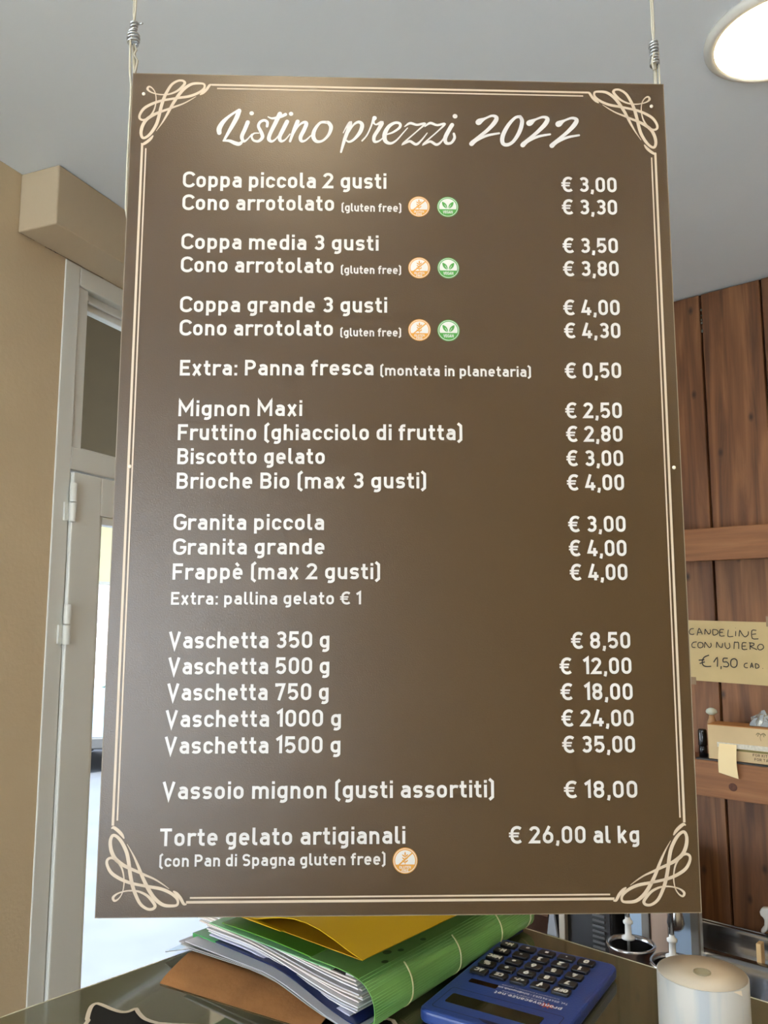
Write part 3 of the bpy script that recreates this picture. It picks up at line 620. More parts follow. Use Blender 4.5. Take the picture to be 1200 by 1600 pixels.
# black price plaque with cream border, lying on the glass
pq = empty('plaque', (0, 0, CT)); tag(pq, 'black shaped plaque with a cream border lying on the glass counter', 'plaque')
edge = [(-.300,.80)]+[(-0.294, 0.8538), (-0.2963, 0.8633), (-0.2995, 0.8764), (-0.3013, 0.8882), (-0.3001, 0.8943), (-0.2963, 0.8951), (-0.289, 0.8908), (-0.2804, 0.8848), (-0.2722, 0.8798), (-0.2656, 0.8772), (-0.2602, 0.8781), (-0.2572, 0.8814), (-0.2539, 0.884), (-0.2491, 0.8764), (-0.2411, 0.8657), (-0.2339, 0.8601), (-0.2264, 0.8561), (-0.2194, 0.8538)]
left = catmull(edge[:13], 3); right = catmull(edge[12:]+[(-.19,.851)], 3)
outl = left+right[1:]+[(-.10,.842),(-.06,.842),(-.03,.848),(-.010,.856),(-.004,.861),(.003,.8635),(.009,.860),(.012,.85),(.012,.80),(.012,.70),(-.300,.70)]
m = MB(); m.prism(list(reversed(outl)), 0.0005, 0.003); m.build('face', mat('plaque_black', (0.010, 0.010, 0.010), 0.7, spec=0.2), pq)
m = MB(); m.ribbon(outl[:-1], 0.0045, 0.0034); m.f = [tuple(reversed(f)) if False else f for f in m.f]; m.build('border', mat('plaque_cream', srgb(196, 184, 164), 0.6), pq)['label'] = 'cream border'

# ---------------------------------------------------------------- pile of documents
# local frame: origin at the near corner, +x along the spine (away), +y towards the left end
PR = math.radians(53.0); PO = (-0.022, 0.852)
def sheet(name, m_, x0, x1, y0, y1, zf, th=0.0008, rot=0.0, nx=10, ny=14, parent=None, dx=0, dy=0, smooth=True):
    mb = MB(); P = []
    for i in range(nx+1):
        row = []
        for j in range(ny+1):
            u = i/nx; v = j/ny; row.append((x0+(x1-x0)*u, y0+(y1-y0)*v, zf(u, v)))
        P.append(row)
    mb.grid(P, th, smooth)
    o = mb.build(name, m_, parent)
    if parent is None: o.location = (PO[0]+dx, PO[1]+dy, CT); o.rotation_euler = (0, 0, PR+rot)
    return o
sst = lambda t: t*t*(3-2*t)
M_brown = mat('brown_paper', srgb(156, 106, 60), 0.75, var=0.20, vscale=16, bump=0.3, bscale=160)
# brown envelope: puffy strip, raised along its middle
def zb(u, v): return 0.0012+(0.0170*min(1, u/0.30)**0.75 if u < .3 else 0.0170*max(0, 1-(u-.3)*1.2))*(0.55+0.45*v)
en = sheet('envelope', M_brown, -0.0288, 0.120, 0.035, 0.243, zb, 0.001, rot=math.radians(7.2), nx=24)
tag(en, 'crumpled brown kraft paper envelope at the bottom of the document pile', 'envelope')
# clear sleeves
M_slv = mat('clear_sleeve', srgb(170, 168, 164), 0.15, alpha=0.88, spec=0.7)
M_slv2 = mat('clear_sleeve_dim', srgb(146, 140, 136), 0.2, alpha=0.9, spec=0.7)
sl = []
labs = ['lowest loose clear plastic sleeve, sticking out at the left end of the pile', 'second clear plastic sleeve from the bottom, just above the brown envelope', 'greyish clear plastic sleeve in the middle of the pile, under the navy folder', 'clear sleeve holding white sheets, directly under the navy folder']
for k, (x0, x1, y0, y1, z0, zl, mm) in enumerate([(0.004, 0.30, 0.02, 0.290, .0190, .007, M_slv), (-0.004, 0.29, 0.000, 0.268, .0215, .008, M_slv2), (-0.016, 0.29, 0.002, 0.256, .0240, .010, M_slv), (-0.022, 0.29, -0.010, 0.246, .0275, .012, mat('sleeved_paper', srgb(180, 180, 186), 0.25))]):
    def zz(u, v, z0=z0, zl=zl, k=k): return zl*0.35+(z0-zl*0.35)*sst(min(1, max(0, v*1.9)))*1.0 + 0.0012*math.sin(7*v+k*2)*math.sin(3*u+k) - (0.012*max(0, v-0.85)/0.15 if k == 0 else 0)+.0010*k
    o = sheet('plastic_sleeve', mm, x0, x1, y0, y1, zz, 0.0012, rot=math.radians([3, 1, 0, -1][k])); tag(o, labs[k], 'sleeve', 'clear plastic sleeves in the pile')
# navy folder with a green tab at its left end
def zn(u, v): return 0.0090+0.0230*sst(min(1, max(0, v*1.7)))
nf = sheet('navy_folder', mat('navy_card', srgb(18, 34, 84), 0.35), -0.013, 0.30, -0.004, 0.216, zn, 0.0018, rot=math.radians(-3.5)); tag(nf, 'thin navy blue folder pressed between clear sleeves and white papers', 'folder')
tb = sheet('green_tab', mat('green_clip', srgb(70, 150, 84), 0.35), -0.014, 0.03, 0.214, 0.256, lambda u, v: 0.0325-0.001*v, 0.005, parent=nf); tb['label'] = 'bright green plastic tab'
# white papers
random.seed(9)
M_p = [mat('paper_white', srgb(226, 222, 222), 0.7), mat('paper_cool', srgb(206, 206, 226), 0.7), mat('paper_warm', srgb(224, 212, 204), 0.7), mat('paper_grey', srgb(186, 182, 184), 0.7)]
pile = empty('paper_stack', (PO[0], PO[1], CT), PR-math.radians(3.0)); tag(pile, 'stack of loose white printed sheets inside the green folder', 'papers')
nS = 16
for k in range(nS):
    f = k/(nS-1); yl = 0.232+0.026*f+random.uniform(-.006, .006); y0 = 0.010-0.012*math.sin(PI*f)+random.uniform(-.002,.004)
    def zp(u, v, f=f, k=k):
        near = 0.0115+0.0330*f; far = 0.0350+0.0165*f
        return near+(far-near)*sst(min(1, max(0, v*1.35)))+0.0007*math.sin(5*v+k)
    mt = M_p[[1,0,1,3,1,0,2,0,2,2,3,2,0,2,2,0][k]]
    sheet('paper_sheet', mt, -0.003+random.uniform(-.005, .005), 0.296, y0, yl, zp, 0.00135, parent=pile, nx=5, ny=12)
for (y0, y1, x0) in ((.052, .066, -.008), (.016, .034, -.007)):
    m = MB(); m.grid([[(x0+.035*i/2, y0+(y1-y0)*j/2+i*.012, 0.0468+.0006*j) for j in range(3)] for i in range(3)], .0004); m.build('printed_block', mat('grey_print', srgb(88, 84, 80), 0.6), pile)
# green folder: wraps round the papers, rounded spine
M_gr = mat('green_plastic', srgb(118, 172, 92), 0.28, spec=0.7, var=0.12, vscale=14, coat=0.3)
gf = empty('green_folder', (PO[0], PO[1], CT), PR); tag(gf, 'translucent green plastic folder with a rounded ribbed spine, holding the white papers', 'folder')
prof = [(0.022, 0.0055), (0.015, 0.0048), (0.006, 0.0042), (-0.010, 0.0045), (-0.020, 0.0095), (-0.0245, 0.0180), (-0.0235, 0.0300), (-0.0170, 0.0410), (-0.004, 0.0495), (0.020, 0.0535), (0.06, 0.0545)]
pc = catmull(prof, 5)
m = MB(); nxg = 14
m.grid([[(-0.010+0.335*i/nxg, y+0.0006*math.sin(i*1.3+j*.3), z*(1-0.10*i/nxg)+0.0) for j, (y, z) in enumerate(pc)] for i in range(nxg+1)], 0.0009)
sp_ = m.build('spine', M_gr, gf)
def zt(u, v): return 0.0545*(1-.1*u)+0.0040*v+0.0016*math.sin(PI*v)
sheet('cover', mat('green_cover', srgb(88, 146, 50), 0.25, spec=0.6, var=0.08, vscale=10), -0.008, 0.320, 0.06, 0.196, zt, 0.0010, parent=gf)
sheet('cover', mat('green_under', srgb(138, 196, 140), 0.3), -0.012, 0.318, 0.03, 0.212, lambda u, v: 0.0512*(1-.1*u)+.0050*v, 0.0010, parent=gf)['label'] = 'paler mint green inner cover'
# ribs of the spine
m = MB()
for k in range(26):
    yy, zz = pc[14+int(k*1.05)] if 14+int(k*1.05) < len(pc) else pc[-1]
    m.tube([(-0.0095+0.335*i/6, yy-0.0004, zz*(1-.1*i/6)+0.0005) for i in range(7)], 0.00035, 4)
rb = m.build('rib', mat('green_rib', srgb(134, 188, 108), 0.3), gf); rb['kind'] = 'stuff'
for xx in (0.045, 0.138, 0.232, 0.306):
    m = MB(); ring = [(xx+0.010*t/14, *pc[10+2*t]) for t in range(0, 15)]
    m.tube([(a, b-0.0016, c*(1-.1*a/.335)+0.0012) for a, b, c in ring], 0.0009, 6); m.build('binding_ring', mat('cream_wire', srgb(206, 206, 150), 0.3), gf)
for (xx, yy, rr) in [(0.034,-0.003,.0035),(0.050,0.006,.0045),(0.030,0.020,.0032),(0.066,0.000,.0032),(0.105,-0.002,.0032),(0.085,0.018,.003)]:
    m = MB(); m.add([(xx+rr*1.2*math.cos(2*PI*i/12), yy+rr*math.sin(2*PI*i/12), 0.0512+ (yy+.004)*.22) for i in range(12)], [tuple(range(12))])
    m.build('punched_hole', mat('hole_green', srgb(62, 96, 50), 0.5), gf)
# yellow folder on top
YR = math.radians(49.5)
yf = empty('yellow_folder', (-0.0225, 0.833, CT), YR); tag(yf, 'bright yellow card folder lying on top of the document pile', 'folder')
M_y = mat('yellow_card', srgb(184, 148, 0), 0.5, spec=0.3)
M_y2 = mat('yellow_card_in', srgb(172, 128, 6), 0.5)
m = MB(); NN = 12
m.grid([[(0.002+0.33*i/NN, 0.002+0.232*j/NN-0.0*i, 0.0700-0.0035*math.cos(i/NN*2)*0) for j in range(NN+1)] for i in range(NN+1)], 0.0009)
m.build('back_cover', M_y2, yf)
m = MB()
def zy(i, j):
    u = i/NN; v = j/NN
    return 0.0712+0.0165*math.sin(PI*min(1, v/0.72))**1.3*(1-u*.6) if v < .72 else 0.0712
m.grid([[(0.0+0.33*i/NN, -0.002+0.234*j/NN, zy(i, j)) for j in range(NN+1)] for i in range(NN+1)], 0.0009)
m.build('front_cover', M_y, yf)
m = MB(); m.grid([[(-0.005+0.006*i, 0.11+0.05*j, 0.0728-.0008*i) for j in range(3)] for i in range(2)], .0009); m.build('index_tab', M_y, yf)

# ---------------------------------------------------------------- calculator
ca = math.radians(-32.0)
ex = (math.cos(ca), math.sin(ca)); ey = (-math.sin(ca), math.cos(ca))
cal = empty('calculator', (0.0325, 0.8615, CT), ca); tag(cal, 'large blue pocket calculator with black keys, lying upside down on the glass counter', 'calculator')
CWd, CLn = 0.142, 0.208
def rrect(x0, y0, x1, y1, r, n=6):
    P = []
    for cx, cy, a in ((x1-r, y1-r, 0), (x0+r, y1-r, 90), (x0+r, y0+r, 180), (x1-r, y0+r, 270)):
        P += [(cx+r*math.cos(math.radians(a+90*i/n)), cy+r*math.sin(math.radians(a+90*i/n))) for i in range(n+1)]
    return P
M_blue = mat('blue_plastic', srgb(46, 70, 136), 0.32, bump=0.08, bscale=400)
m = MB(); m.prism(rrect(0, 0, CWd, CLn, .011), 0.0015, 0.0145); m.build('body', M_blue, cal, bev=0.0035, bseg=3)
m = MB(); m.prism(rrect(.006, .006, CWd-.006, CLn-.006, .008), 0.0, 0.0016); m.build('base', mat('calc_base', (0.01, 0.01, 0.012), 0.5), cal)
ZT = 0.0146
fr_ = rrect(.010, .012, CWd-.010, .060, .004)
m = MB(); m.ribbon(fr_, .0009, ZT, True); dp = m.build('display_frame', mat('calc_line', (0.01, 0.012, 0.05), 0.4), cal)
m = MB(); m.prism(rrect(.017, .027, CWd-.026, .0475, .002), ZT-.001, ZT+.0003); m.build('screen', mat('lcd', srgb(44, 44, 30), 0.06, var=0.5, vscale=60), cal)
m = MB(); m.prism(rrect(.018, .0795, .050, .0885, .0015), ZT-.001, ZT+.0003); m.build('solar_cell', mat('solar', srgb(36, 24, 18), 0.12), cal)
m = MB(); m.prism([(.062+.024*i/10, .0125-.0045*math.sin(PI*i/10)) for i in range(11)]+[(.086, .0135), (.062, .0135)], ZT-.001, ZT+.0002); m.build('thumb_notch', mat('calc_line', (0.01, 0.012, 0.05), 0.4), cal)
KX = [.0185+.0233*i for i in range(5)]; KY = [.1065+.0205*j for j in range(5)]
cols = [['AC','%','MRC','M-','M+'], ['CE','~','x*','-','+'], ['+/-','9','6','3','='], ['^','8','5','2','*'], ['OFF','7','4','1','0']]
M_key = mat('key_black', (0.014, 0.014, 0.015), 0.38); M_kt = mat('key_text', srgb(226, 226, 220), 0.5)
kb = MB(); kb.prism(rrect(-.0095, -.0068, .0095, .0068, .0026, 4), 0, .0034); kme = None
def multi(mb, toks, cx, cy, cap, wd):
    # text seen from the display side, so it reads upside down from here
    letters_rot = MB()
    adv = sum(GL[t][0]+.135 for t in toks)-.135
    w_ = min(wd, adv*cap*1.05); x = -w_/2; k = w_/adv
    for t in toks:
        wg, st = GL[t]
        for i, pts in enumerate(st):
            closed = len(pts) > 4 and abs(pts[0][0]-pts[-1][0]) < 1e-6 and abs(pts[0][1]-pts[-1][1]) < 1e-6
            Q = [(x+px*k, (py-.5)*cap) for px, py in (pts[:-1] if closed else pts)]
            C = []
            for q in Q:
                if not C or math.hypot(q[0]-C[-1][0], q[1]-C[-1][1]) > cap*1e-3: C.append(q)
            mb.ribbon([(cx-a, cy-b) for a, b in C], SW*cap*1.85, i*1e-5, closed)
        x += (wg+.135)*k
for i in range(5):
    for j in range(5):
        if kme is None: ko = kb.build('key', M_key, cal, bev=.0007); kme = ko
        else: ko = kme.copy(); COL.objects.link(ko); ko.parent = cal
        ko.location = (KX[i], KY[j], ZT-.0004)
        t = cols[i][j]; toks = [t] if t in GL else list(t)
        mb = MB(); multi(mb, toks, 0, 0, .0068 if len(toks) > 1 else .0082, .0158)
        tx = mb.build('key_symbol', M_kt, ko); tx.location = (0, 0, .0036)
tm = MB()
def ctext(s, cx, cy, cap, wd): multi(tm, [c for c in s if c != ' '], cx, cy, cap, wd)
def ctext2(s, x0, x1, cy, cap, sw=1.0):
    mb2 = MB(); letters(mb2, s, 0, 0, x1-x0, 0, cap, sw=sw); tm.add([(x1-v[0], cy-v[1], v[2]) for v in mb2.v], mb2.f)
ctext2('prontovacanze.net', .052, .124, .0755, .0062, 1.25)
ctext2('Tel. 0549.941253 - info@topclub.sm', .050, .126, .0875, .0040, 1.15)
ctext2('agenzia viaggi e turismo', .058, .104, .0795, .0020)
ctext2('prenotazioni e preventivi in agenzia', .052, .115, .0925, .0020)
o = tm.build('printed_text', mat('calc_print', srgb(214, 216, 226), 0.5), cal); o.location = (0, 0, ZT+.0003)
m = MB()
for k in range(9):
    a = 2*PI*k/9+.2; m.ribbon([(.109+.0015*math.cos(a), .0725+.0015*math.sin(a)), (.109+.0085*math.cos(a), .0725+.0065*math.sin(a))], [.0022, .0005], ZT+.0002)
m.build('printed_sun', mat('calc_orange', srgb(196, 80, 44), 0.5), cal)

# ---------------------------------------------------------------- paper roll
rl = empty('paper_roll', (0.290, 0.783, CT)); tag(rl, 'white receipt paper roll standing upright on the glass counter', 'paper roll')
m = MB(); R = .0395; m.lathe([(R-.0005, .0003), (R, .001), (R, .0792), (R-.0005, .0798)], n=72)
M_roll = bpy.data.materials.new('roll_side'); M_roll.use_nodes = True; rn = M_roll.node_tree.nodes; rl_ = M_roll.node_tree.links; rb_ = rn['Principled BSDF']
rb_.inputs['Roughness'].default_value = 0.6; tcr = rn.new('ShaderNodeTexCoord'); mpr = rn.new('ShaderNodeMapping'); mpr.inputs['Scale'].default_value = (55, 55, 8)
nr = rn.new('ShaderNodeTexNoise'); nr.inputs['Scale'].default_value = 1.0; nr.inputs['Detail'].default_value = 2; crr = rn.new('ShaderNodeValToRGB')
crr.color_ramp.elements[0].position = .36; crr.color_ramp.elements[0].color = srgb(150, 155, 158); crr.color_ramp.elements[1].position = .52; crr.color_ramp.elements[1].color = srgb(172, 169, 162)
rl_.new(tcr.outputs['Object'], mpr.inputs[0]); rl_.new(mpr.outputs[0], nr.inputs[0]); rl_.new(nr.outputs[0], crr.inputs[0]); rl_.new(crr.outputs[0], rb_.inputs['Base Color'])
m.build('paper', M_roll, rl)
m = MB(); m.lathe([(R-.0008, .0799), (.0085, .0800)], n=72); m.build('end_face', mat('roll_end', srgb(200, 184, 160), 0.75), rl)
m = MB(); m.lathe([(.0078, .0800), (.0078, .0808), (.0066, .0808), (.0062, .0795)], n=32); m.build('core', mat('core_grey', srgb(150, 140, 112), 0.5), rl)
m = MB(); m.disc(0, 0, .0064, .0803, 24); m.build('core_hole', mat('core_in', srgb(168, 158, 128), 0.7), rl)
m = MB()
a0 = math.radians(-72); m.add([(R*1.002*math.cos(a0), R*1.002*math.sin(a0), .0795), (R*1.01*math.cos(a0+.22), R*1.01*math.sin(a0+.22)-.001, .0795), (R*1.06*math.cos(a0+.2), R*1.06*math.sin(a0+.2), .0755)], [(0, 1, 2)])
m.build('torn_flap', mat('roll_end', srgb(200, 184, 160), 0.75), rl)

# ---------------------------------------------------------------- the menu board
BY = 0.02927
M_bd = bpy.data.materials.new('board_face'); M_bd.use_nodes = True
n = M_bd.node_tree.nodes; l = M_bd.node_tree.links; b = n['Principled BSDF']
b.inputs['Base Color'].default_value = srgb(66, 48.5, 26); b.inputs['Roughness'].default_value = 0.30; b.inputs['Specular IOR Level'].default_value = 0.48
t = n.new('ShaderNodeTexCoord'); no = n.new('ShaderNodeTexNoise'); no.inputs['Scale'].default_value = 900; no.inputs['Detail'].default_value = 2; l.new(t.outputs['Object'], no.inputs[0])
bp = n.new('ShaderNodeBump'); bp.inputs['Strength'].default_value = 0.35; bp.inputs['Distance'].default_value = 0.0004; l.new(no.outputs[0], bp.inputs['Height']); l.new(bp.outputs[0], b.inputs['Normal'])
BM = Matrix.Translation((0.01515, 0.70247, 1.82913)) @ Matrix.Rotation(BY, 4, 'Z') @ Matrix.Rotation(-0.00175, 4, 'Y').inverted()
bd = empty('menu_board', M=BM); tag(bd, 'hanging brown menu board lettered Listino prezzi 2022, with cream scroll border', 'sign')
m = MB(); m.box(-.25, .25, 0.0, 0.003, -.3735, .3735); m.build('panel', M_bd, bd)
m = MB(); m.box(.25, .2507, -0.0001, 0.0031, -.3735, .3735); m.box(-.2507, -.25, -0.0001, 0.0031, -.3735, .3735); m.box(-.2507, .2507, -0.0001, 0.0031, .3735, .3741); m.box(-.2507, .2507, -0.0001, 0.0031, -.3741, -.3735)
m.build('cut_edge', mat('cut_edge', srgb(120, 108, 90), 0.5), bd)
M_ink = mat('print_white', srgb(190, 186, 182), 0.45); M_cream = mat('print_cream', srgb(184, 166, 144), 0.45)
FLAT = Matrix.Translation((0, -0.0002, 0)) @ Matrix.Rotation(PI/2, 4, 'X')
def flat(mb, name, m_, lift=0.0):
    o = mb.build(name, m_); o.parent = bd; o.matrix_basis = Matrix.Translation((0, -lift, 0)) @ FLAT; return o
LINES=[
('Coppa piccola 2 gusti', -200.6, 261.4, -13.6, 263.2, 15.2) ,
('Cono arrotolato', -200.3, 239.3, -61.4, 240.7, 14.9) ,
('(gluten free)', -54.9, 240.4, 0.6, 240.7, 8.0) ,
('Coppa media 3 gusti', -200.0, 201.7, -20.6, 202.8, 14.7) ,
('Cono arrotolato', -199.7, 179.7, -61.3, 180.6, 14.6) ,
('(gluten free)', -55.0, 180.3, 0.4, 180.7, 7.8) ,
('Coppa grande 3 gusti', -199.2, 142.0, -12.7, 143.8, 14.6) ,
('Cono arrotolato', -198.8, 120.2, -61.3, 121.3, 14.5) ,
('(gluten free)', -55.0, 121.1, 0.3, 121.5, 7.7) ,
('Extra: Panna fresca', -197.6, 83.1, -24.7, 85.2, 14.3) ,
('(montata in planetaria)', -19.0, 85.0, 117.7, 85.1, 9.8) ,
('Mignon Maxi', -197.6, 46.0, -88.1, 47.2, 14.3) ,
('Fruttino (ghiacciolo di frutta)', -197.4, 24.4, 55.1, 26.5, 14.3) ,
('Biscotto gelato', -197.0, 2.9, -67.3, 4.0, 14.2) ,
('Brioche Bio (max 3 gusti)', -197.0, -18.9, 22.6, -17.2, 14.2) ,
('Granita piccola', -198.1, -55.2, -67.4, -54.6, 14.0) ,
('Granita grande', -197.8, -76.7, -66.6, -75.8, 13.9) ,
('Frappè (max 2 gusti)', -197.7, -98.2, -17.8, -97.2, 13.9) ,
('Extra: pallina gelato € 1', -198.2, -119.7, -34.7, -119.0, 10.9) ,
('Vaschetta 350 g', -198.7, -156.8, -61.6, -156.2, 14.2) ,
('Vaschetta 500 g', -198.5, -178.5, -61.4, -178.1, 14.1) ,
('Vaschetta 750 g', -198.6, -200.2, -61.8, -199.9, 14.1) ,
('Vaschetta 1000 g', -199.2, -222.2, -51.1, -221.8, 14.0) ,
('Vaschetta 1500 g', -199.2, -243.9, -51.3, -243.7, 13.9) ,
('Vassoio mignon (gusti assortiti)', -199.6, -280.7, 78.7, -280.3, 14.1) ,
('Torte gelato artigianali', -200.1, -318.0, 3.1, -317.2, 14.0) ,
('(con Pan di Spagna gluten free)', -200.3, -334.4, -13.0, -333.9, 9.6) ,
]
PRICES=[
('€ 3,00', 149.8, 263.3, 201.9, 263.6, 14.7) ,
('€ 3,30', 149.7, 241.0, 201.6, 241.4, 14.7) ,
('€ 3,50', 149.4, 203.3, 201.0, 203.9, 14.6) ,
('€ 3,80', 149.2, 180.9, 200.9, 181.6, 14.6) ,
('€ 4,00', 148.4, 143.6, 200.5, 144.2, 14.6) ,
('€ 4,30', 148.6, 121.8, 200.4, 122.4, 14.5) ,
('€ 0,50', 148.2, 84.2, 199.7, 84.9, 14.5) ,
('€ 2,50', 147.6, 47.3, 199.0, 47.8, 14.4) ,
('€ 2,80', 147.8, 25.7, 198.8, 26.3, 14.4) ,
('€ 3,00', 147.4, 3.7, 198.6, 4.1, 14.3) ,
('€ 4,00', 147.3, -18.2, 198.6, -17.8, 14.3) ,
('€ 3,00', 147.4, -55.3, 198.6, -54.9, 14.2) ,
('€ 4,00', 147.4, -76.6, 198.6, -76.3, 14.2) ,
('€ 4,00', 147.6, -97.7, 198.7, -97.4, 14.2) ,
('€ 8,50', 147.1, -156.7, 199.0, -156.4, 14.1) ,
('€  12,00', 136.5, -178.4, 199.2, -178.1, 14.0) ,
('€  18,00', 136.7, -200.1, 199.4, -200.0, 14.0) ,
('€ 24,00', 136.9, -222.2, 199.4, -222.2, 14.0) ,
('€ 35,00', 137.0, -244.0, 199.8, -244.0, 13.9) ,
('€ 18,00', 137.5, -281.1, 200.4, -281.2, 13.9) ,
('€ 26,00 al kg', 90.1, -317.6, 200.5, -317.8, 13.8) ,
]
TITLE=[
[(-168.7, 315.6, 3.5), (-168.8, 320.1, 4.0), (-165.4, 326.6, 3.3), (-159.2, 333.1, 2.1), (-151.5, 338.8, 1.8)] ,
[(-150.9, 338.1, 3.6), (-153.2, 330.8, 3.6), (-158.2, 320.3, 3.0), (-164.1, 308.4, 1.8)] ,
[(-164.9, 307.7, 1.2), (-159.3, 307.9, 2.4), (-153.4, 305.5, 3.2), (-149.7, 305.1, 3.0), (-146.6, 308.2, 1.5)] ,
[(-142.6, 326.8, 3.3), (-145.1, 319.8, 3.1), (-147.8, 312.3, 3.0), (-146.0, 307.8, 2.2), (-142.8, 309.5, 1.3), (-138.5, 315.0, 0.9)] ,
[(-139.2, 335.8, 4.2), (-139.1, 335.7, 4.2)] ,
[(-124.7, 323.0, 2.1), (-124.5, 327.2, 2.2), (-127.5, 329.0, 2.2), (-131.3, 327.0, 2.2), (-132.6, 322.8, 2.4), (-129.9, 317.0, 2.8), (-128.7, 312.2, 2.8), (-132.0, 308.2, 2.2), (-136.7, 308.7, 1.9), (-138.7, 312.5, 1.6), (-136.6, 315.7, 1.3), (-132.1, 316.1, 0.9)] ,
[(-113.0, 335.8, 3.6), (-116.8, 326.9, 3.3), (-121.7, 315.6, 3.0), (-122.7, 310.3, 3.0), (-120.1, 308.1, 2.1), (-116.5, 310.4, 1.3), (-112.7, 315.6, 0.9)] ,
[(-124.0, 332.6, 0.9), (-119.8, 331.1, 1.8), (-112.4, 332.9, 2.4), (-107.7, 335.3, 2.7)] ,
[(-106.1, 328.2, 3.3), (-109.5, 320.6, 3.3), (-112.8, 312.6, 3.0), (-111.4, 308.6, 2.4), (-107.6, 310.0, 1.3), (-103.2, 315.8, 0.9)] ,
[(-102.6, 336.0, 4.2), (-102.5, 335.9, 4.2)] ,
[(-96.3, 328.5, 3.3), (-99.5, 320.1, 2.8), (-103.1, 308.5, 1.9)] ,
[(-100.9, 313.6, 0.7), (-95.9, 323.4, 1.2), (-91.2, 327.6, 2.1), (-88.2, 326.7, 3.0), (-90.2, 320.3, 3.1), (-93.4, 313.0, 3.0), (-92.4, 309.0, 2.4), (-88.6, 309.8, 1.5), (-83.6, 314.8, 0.9)] ,
[(-69.1, 328.1, 2.7), (-75.1, 327.7, 2.1), (-80.2, 320.8, 2.8), (-81.6, 313.8, 3.3), (-78.6, 309.0, 2.7), (-72.7, 309.8, 1.9), (-67.2, 316.0, 2.4), (-65.2, 323.3, 3.1), (-67.3, 327.5, 3.0), (-69.4, 328.1, 2.7)] ,
[(-53.8, 317.9, 0.7), (-50.6, 324.4, 1.3), (-47.3, 328.0, 3.0), (-48.9, 322.0, 3.1), (-52.6, 310.7, 2.7), (-55.7, 298.7, 1.6)] ,
[(-49.6, 316.4, 0.7), (-44.5, 325.8, 1.5), (-39.5, 329.1, 2.4), (-36.2, 326.3, 3.1), (-38.0, 319.1, 3.1), (-43.6, 311.7, 2.1), (-48.1, 309.1, 1.8), (-51.1, 310.6, 1.2)] ,
[(-36.2, 310.3, 1.3), (-31.7, 316.0, 1.2), (-27.9, 324.9, 1.3), (-25.8, 332.2, 1.8), (-24.6, 333.4, 3.6)] ,
[(-24.6, 333.4, 3.3), (-25.8, 329.8, 2.1), (-23.4, 326.9, 1.3), (-18.0, 328.7, 3.3), (-20.5, 322.7, 3.0), (-24.8, 315.0, 2.8), (-24.5, 309.9, 2.4), (-20.0, 310.7, 1.3), (-14.1, 316.4, 0.9)] ,
[(-13.4, 317.1, 1.1), (-7.3, 319.5, 1.6), (-1.2, 324.3, 2.1), (-0.9, 328.2, 2.2), (-5.4, 329.0, 2.2), (-11.3, 325.1, 2.9), (-15.0, 317.6, 3.5), (-14.5, 310.8, 3.2), (-9.7, 308.3, 2.2), (-4.1, 311.5, 1.4), (2.0, 318.8, 1.0), (6.3, 324.1, 0.8)] ,
[(3.6, 325.4, 0.8), (8.7, 328.9, 2.1), (15.1, 327.4, 1.9), (22.5, 328.6, 1.9), (15.9, 321.7, 1.1), (1.9, 308.2, 1.4), (8.3, 310.8, 2.1), (14.2, 307.8, 2.2), (19.0, 311.7, 1.4), (24.7, 319.4, 0.8)] ,
[(22.5, 325.8, 0.8), (27.6, 329.4, 2.1), (34.0, 327.5, 1.9), (41.1, 328.7, 1.9), (34.6, 321.3, 1.1), (21.1, 308.3, 1.4), (27.5, 310.9, 2.1), (33.4, 307.9, 2.2), (38.2, 311.4, 1.4), (42.0, 318.0, 0.8)] ,
[(48.2, 328.1, 3.2), (45.5, 323.3, 3.2), (41.6, 314.9, 3.2), (42.5, 309.8, 2.7), (47.0, 309.9, 2.1), (50.3, 314.8, 2.2), (49.7, 319.2, 1.9)] ,
[(51.0, 336.8, 4.5), (51.1, 336.8, 4.5)] ,
[(73.0, 331.1, 4.8), (74.6, 332.5, 4.5), (79.5, 335.2, 1.9), (86.0, 338.0, 2.1), (90.1, 336.3, 3.2), (88.4, 331.5, 3.5), (81.7, 323.7, 2.9), (73.6, 316.7, 2.6), (66.6, 310.4, 3.2)] ,
[(66.2, 309.3, 3.8), (71.1, 312.9, 2.2), (80.8, 317.9, 2.1), (92.4, 320.5, 1.6)] ,
[(112.6, 337.7, 2.6), (107.7, 336.4, 2.3), (101.1, 328.8, 2.9), (95.9, 318.4, 3.4), (95.5, 311.0, 3.2), (99.6, 309.0, 2.9), (105.6, 312.6, 2.6), (111.5, 322.2, 3.2), (114.3, 332.6, 3.2), (112.6, 337.7, 2.6)] ,
[(121.0, 331.2, 4.9), (122.7, 332.3, 4.5), (127.1, 335.1, 1.9), (134.1, 337.7, 2.1), (138.3, 336.1, 3.2), (136.2, 330.8, 3.6), (129.2, 323.1, 2.9), (121.3, 316.0, 2.6), (114.7, 310.1, 3.2)] ,
[(114.4, 309.0, 3.9), (119.3, 312.9, 2.3), (129.1, 317.9, 2.1), (140.5, 320.4, 1.6)] ,
[(148.5, 330.8, 4.9), (150.1, 331.9, 4.5), (154.6, 334.7, 1.9), (161.6, 337.3, 2.1), (166.0, 335.5, 3.2), (163.7, 330.4, 3.6), (157.0, 323.0, 2.9), (149.1, 316.0, 2.6), (142.4, 310.0, 3.2)] ,
[(141.8, 308.9, 3.9), (146.7, 312.5, 2.3), (156.5, 317.5, 2.1), (167.9, 320.0, 1.6)] ,
]
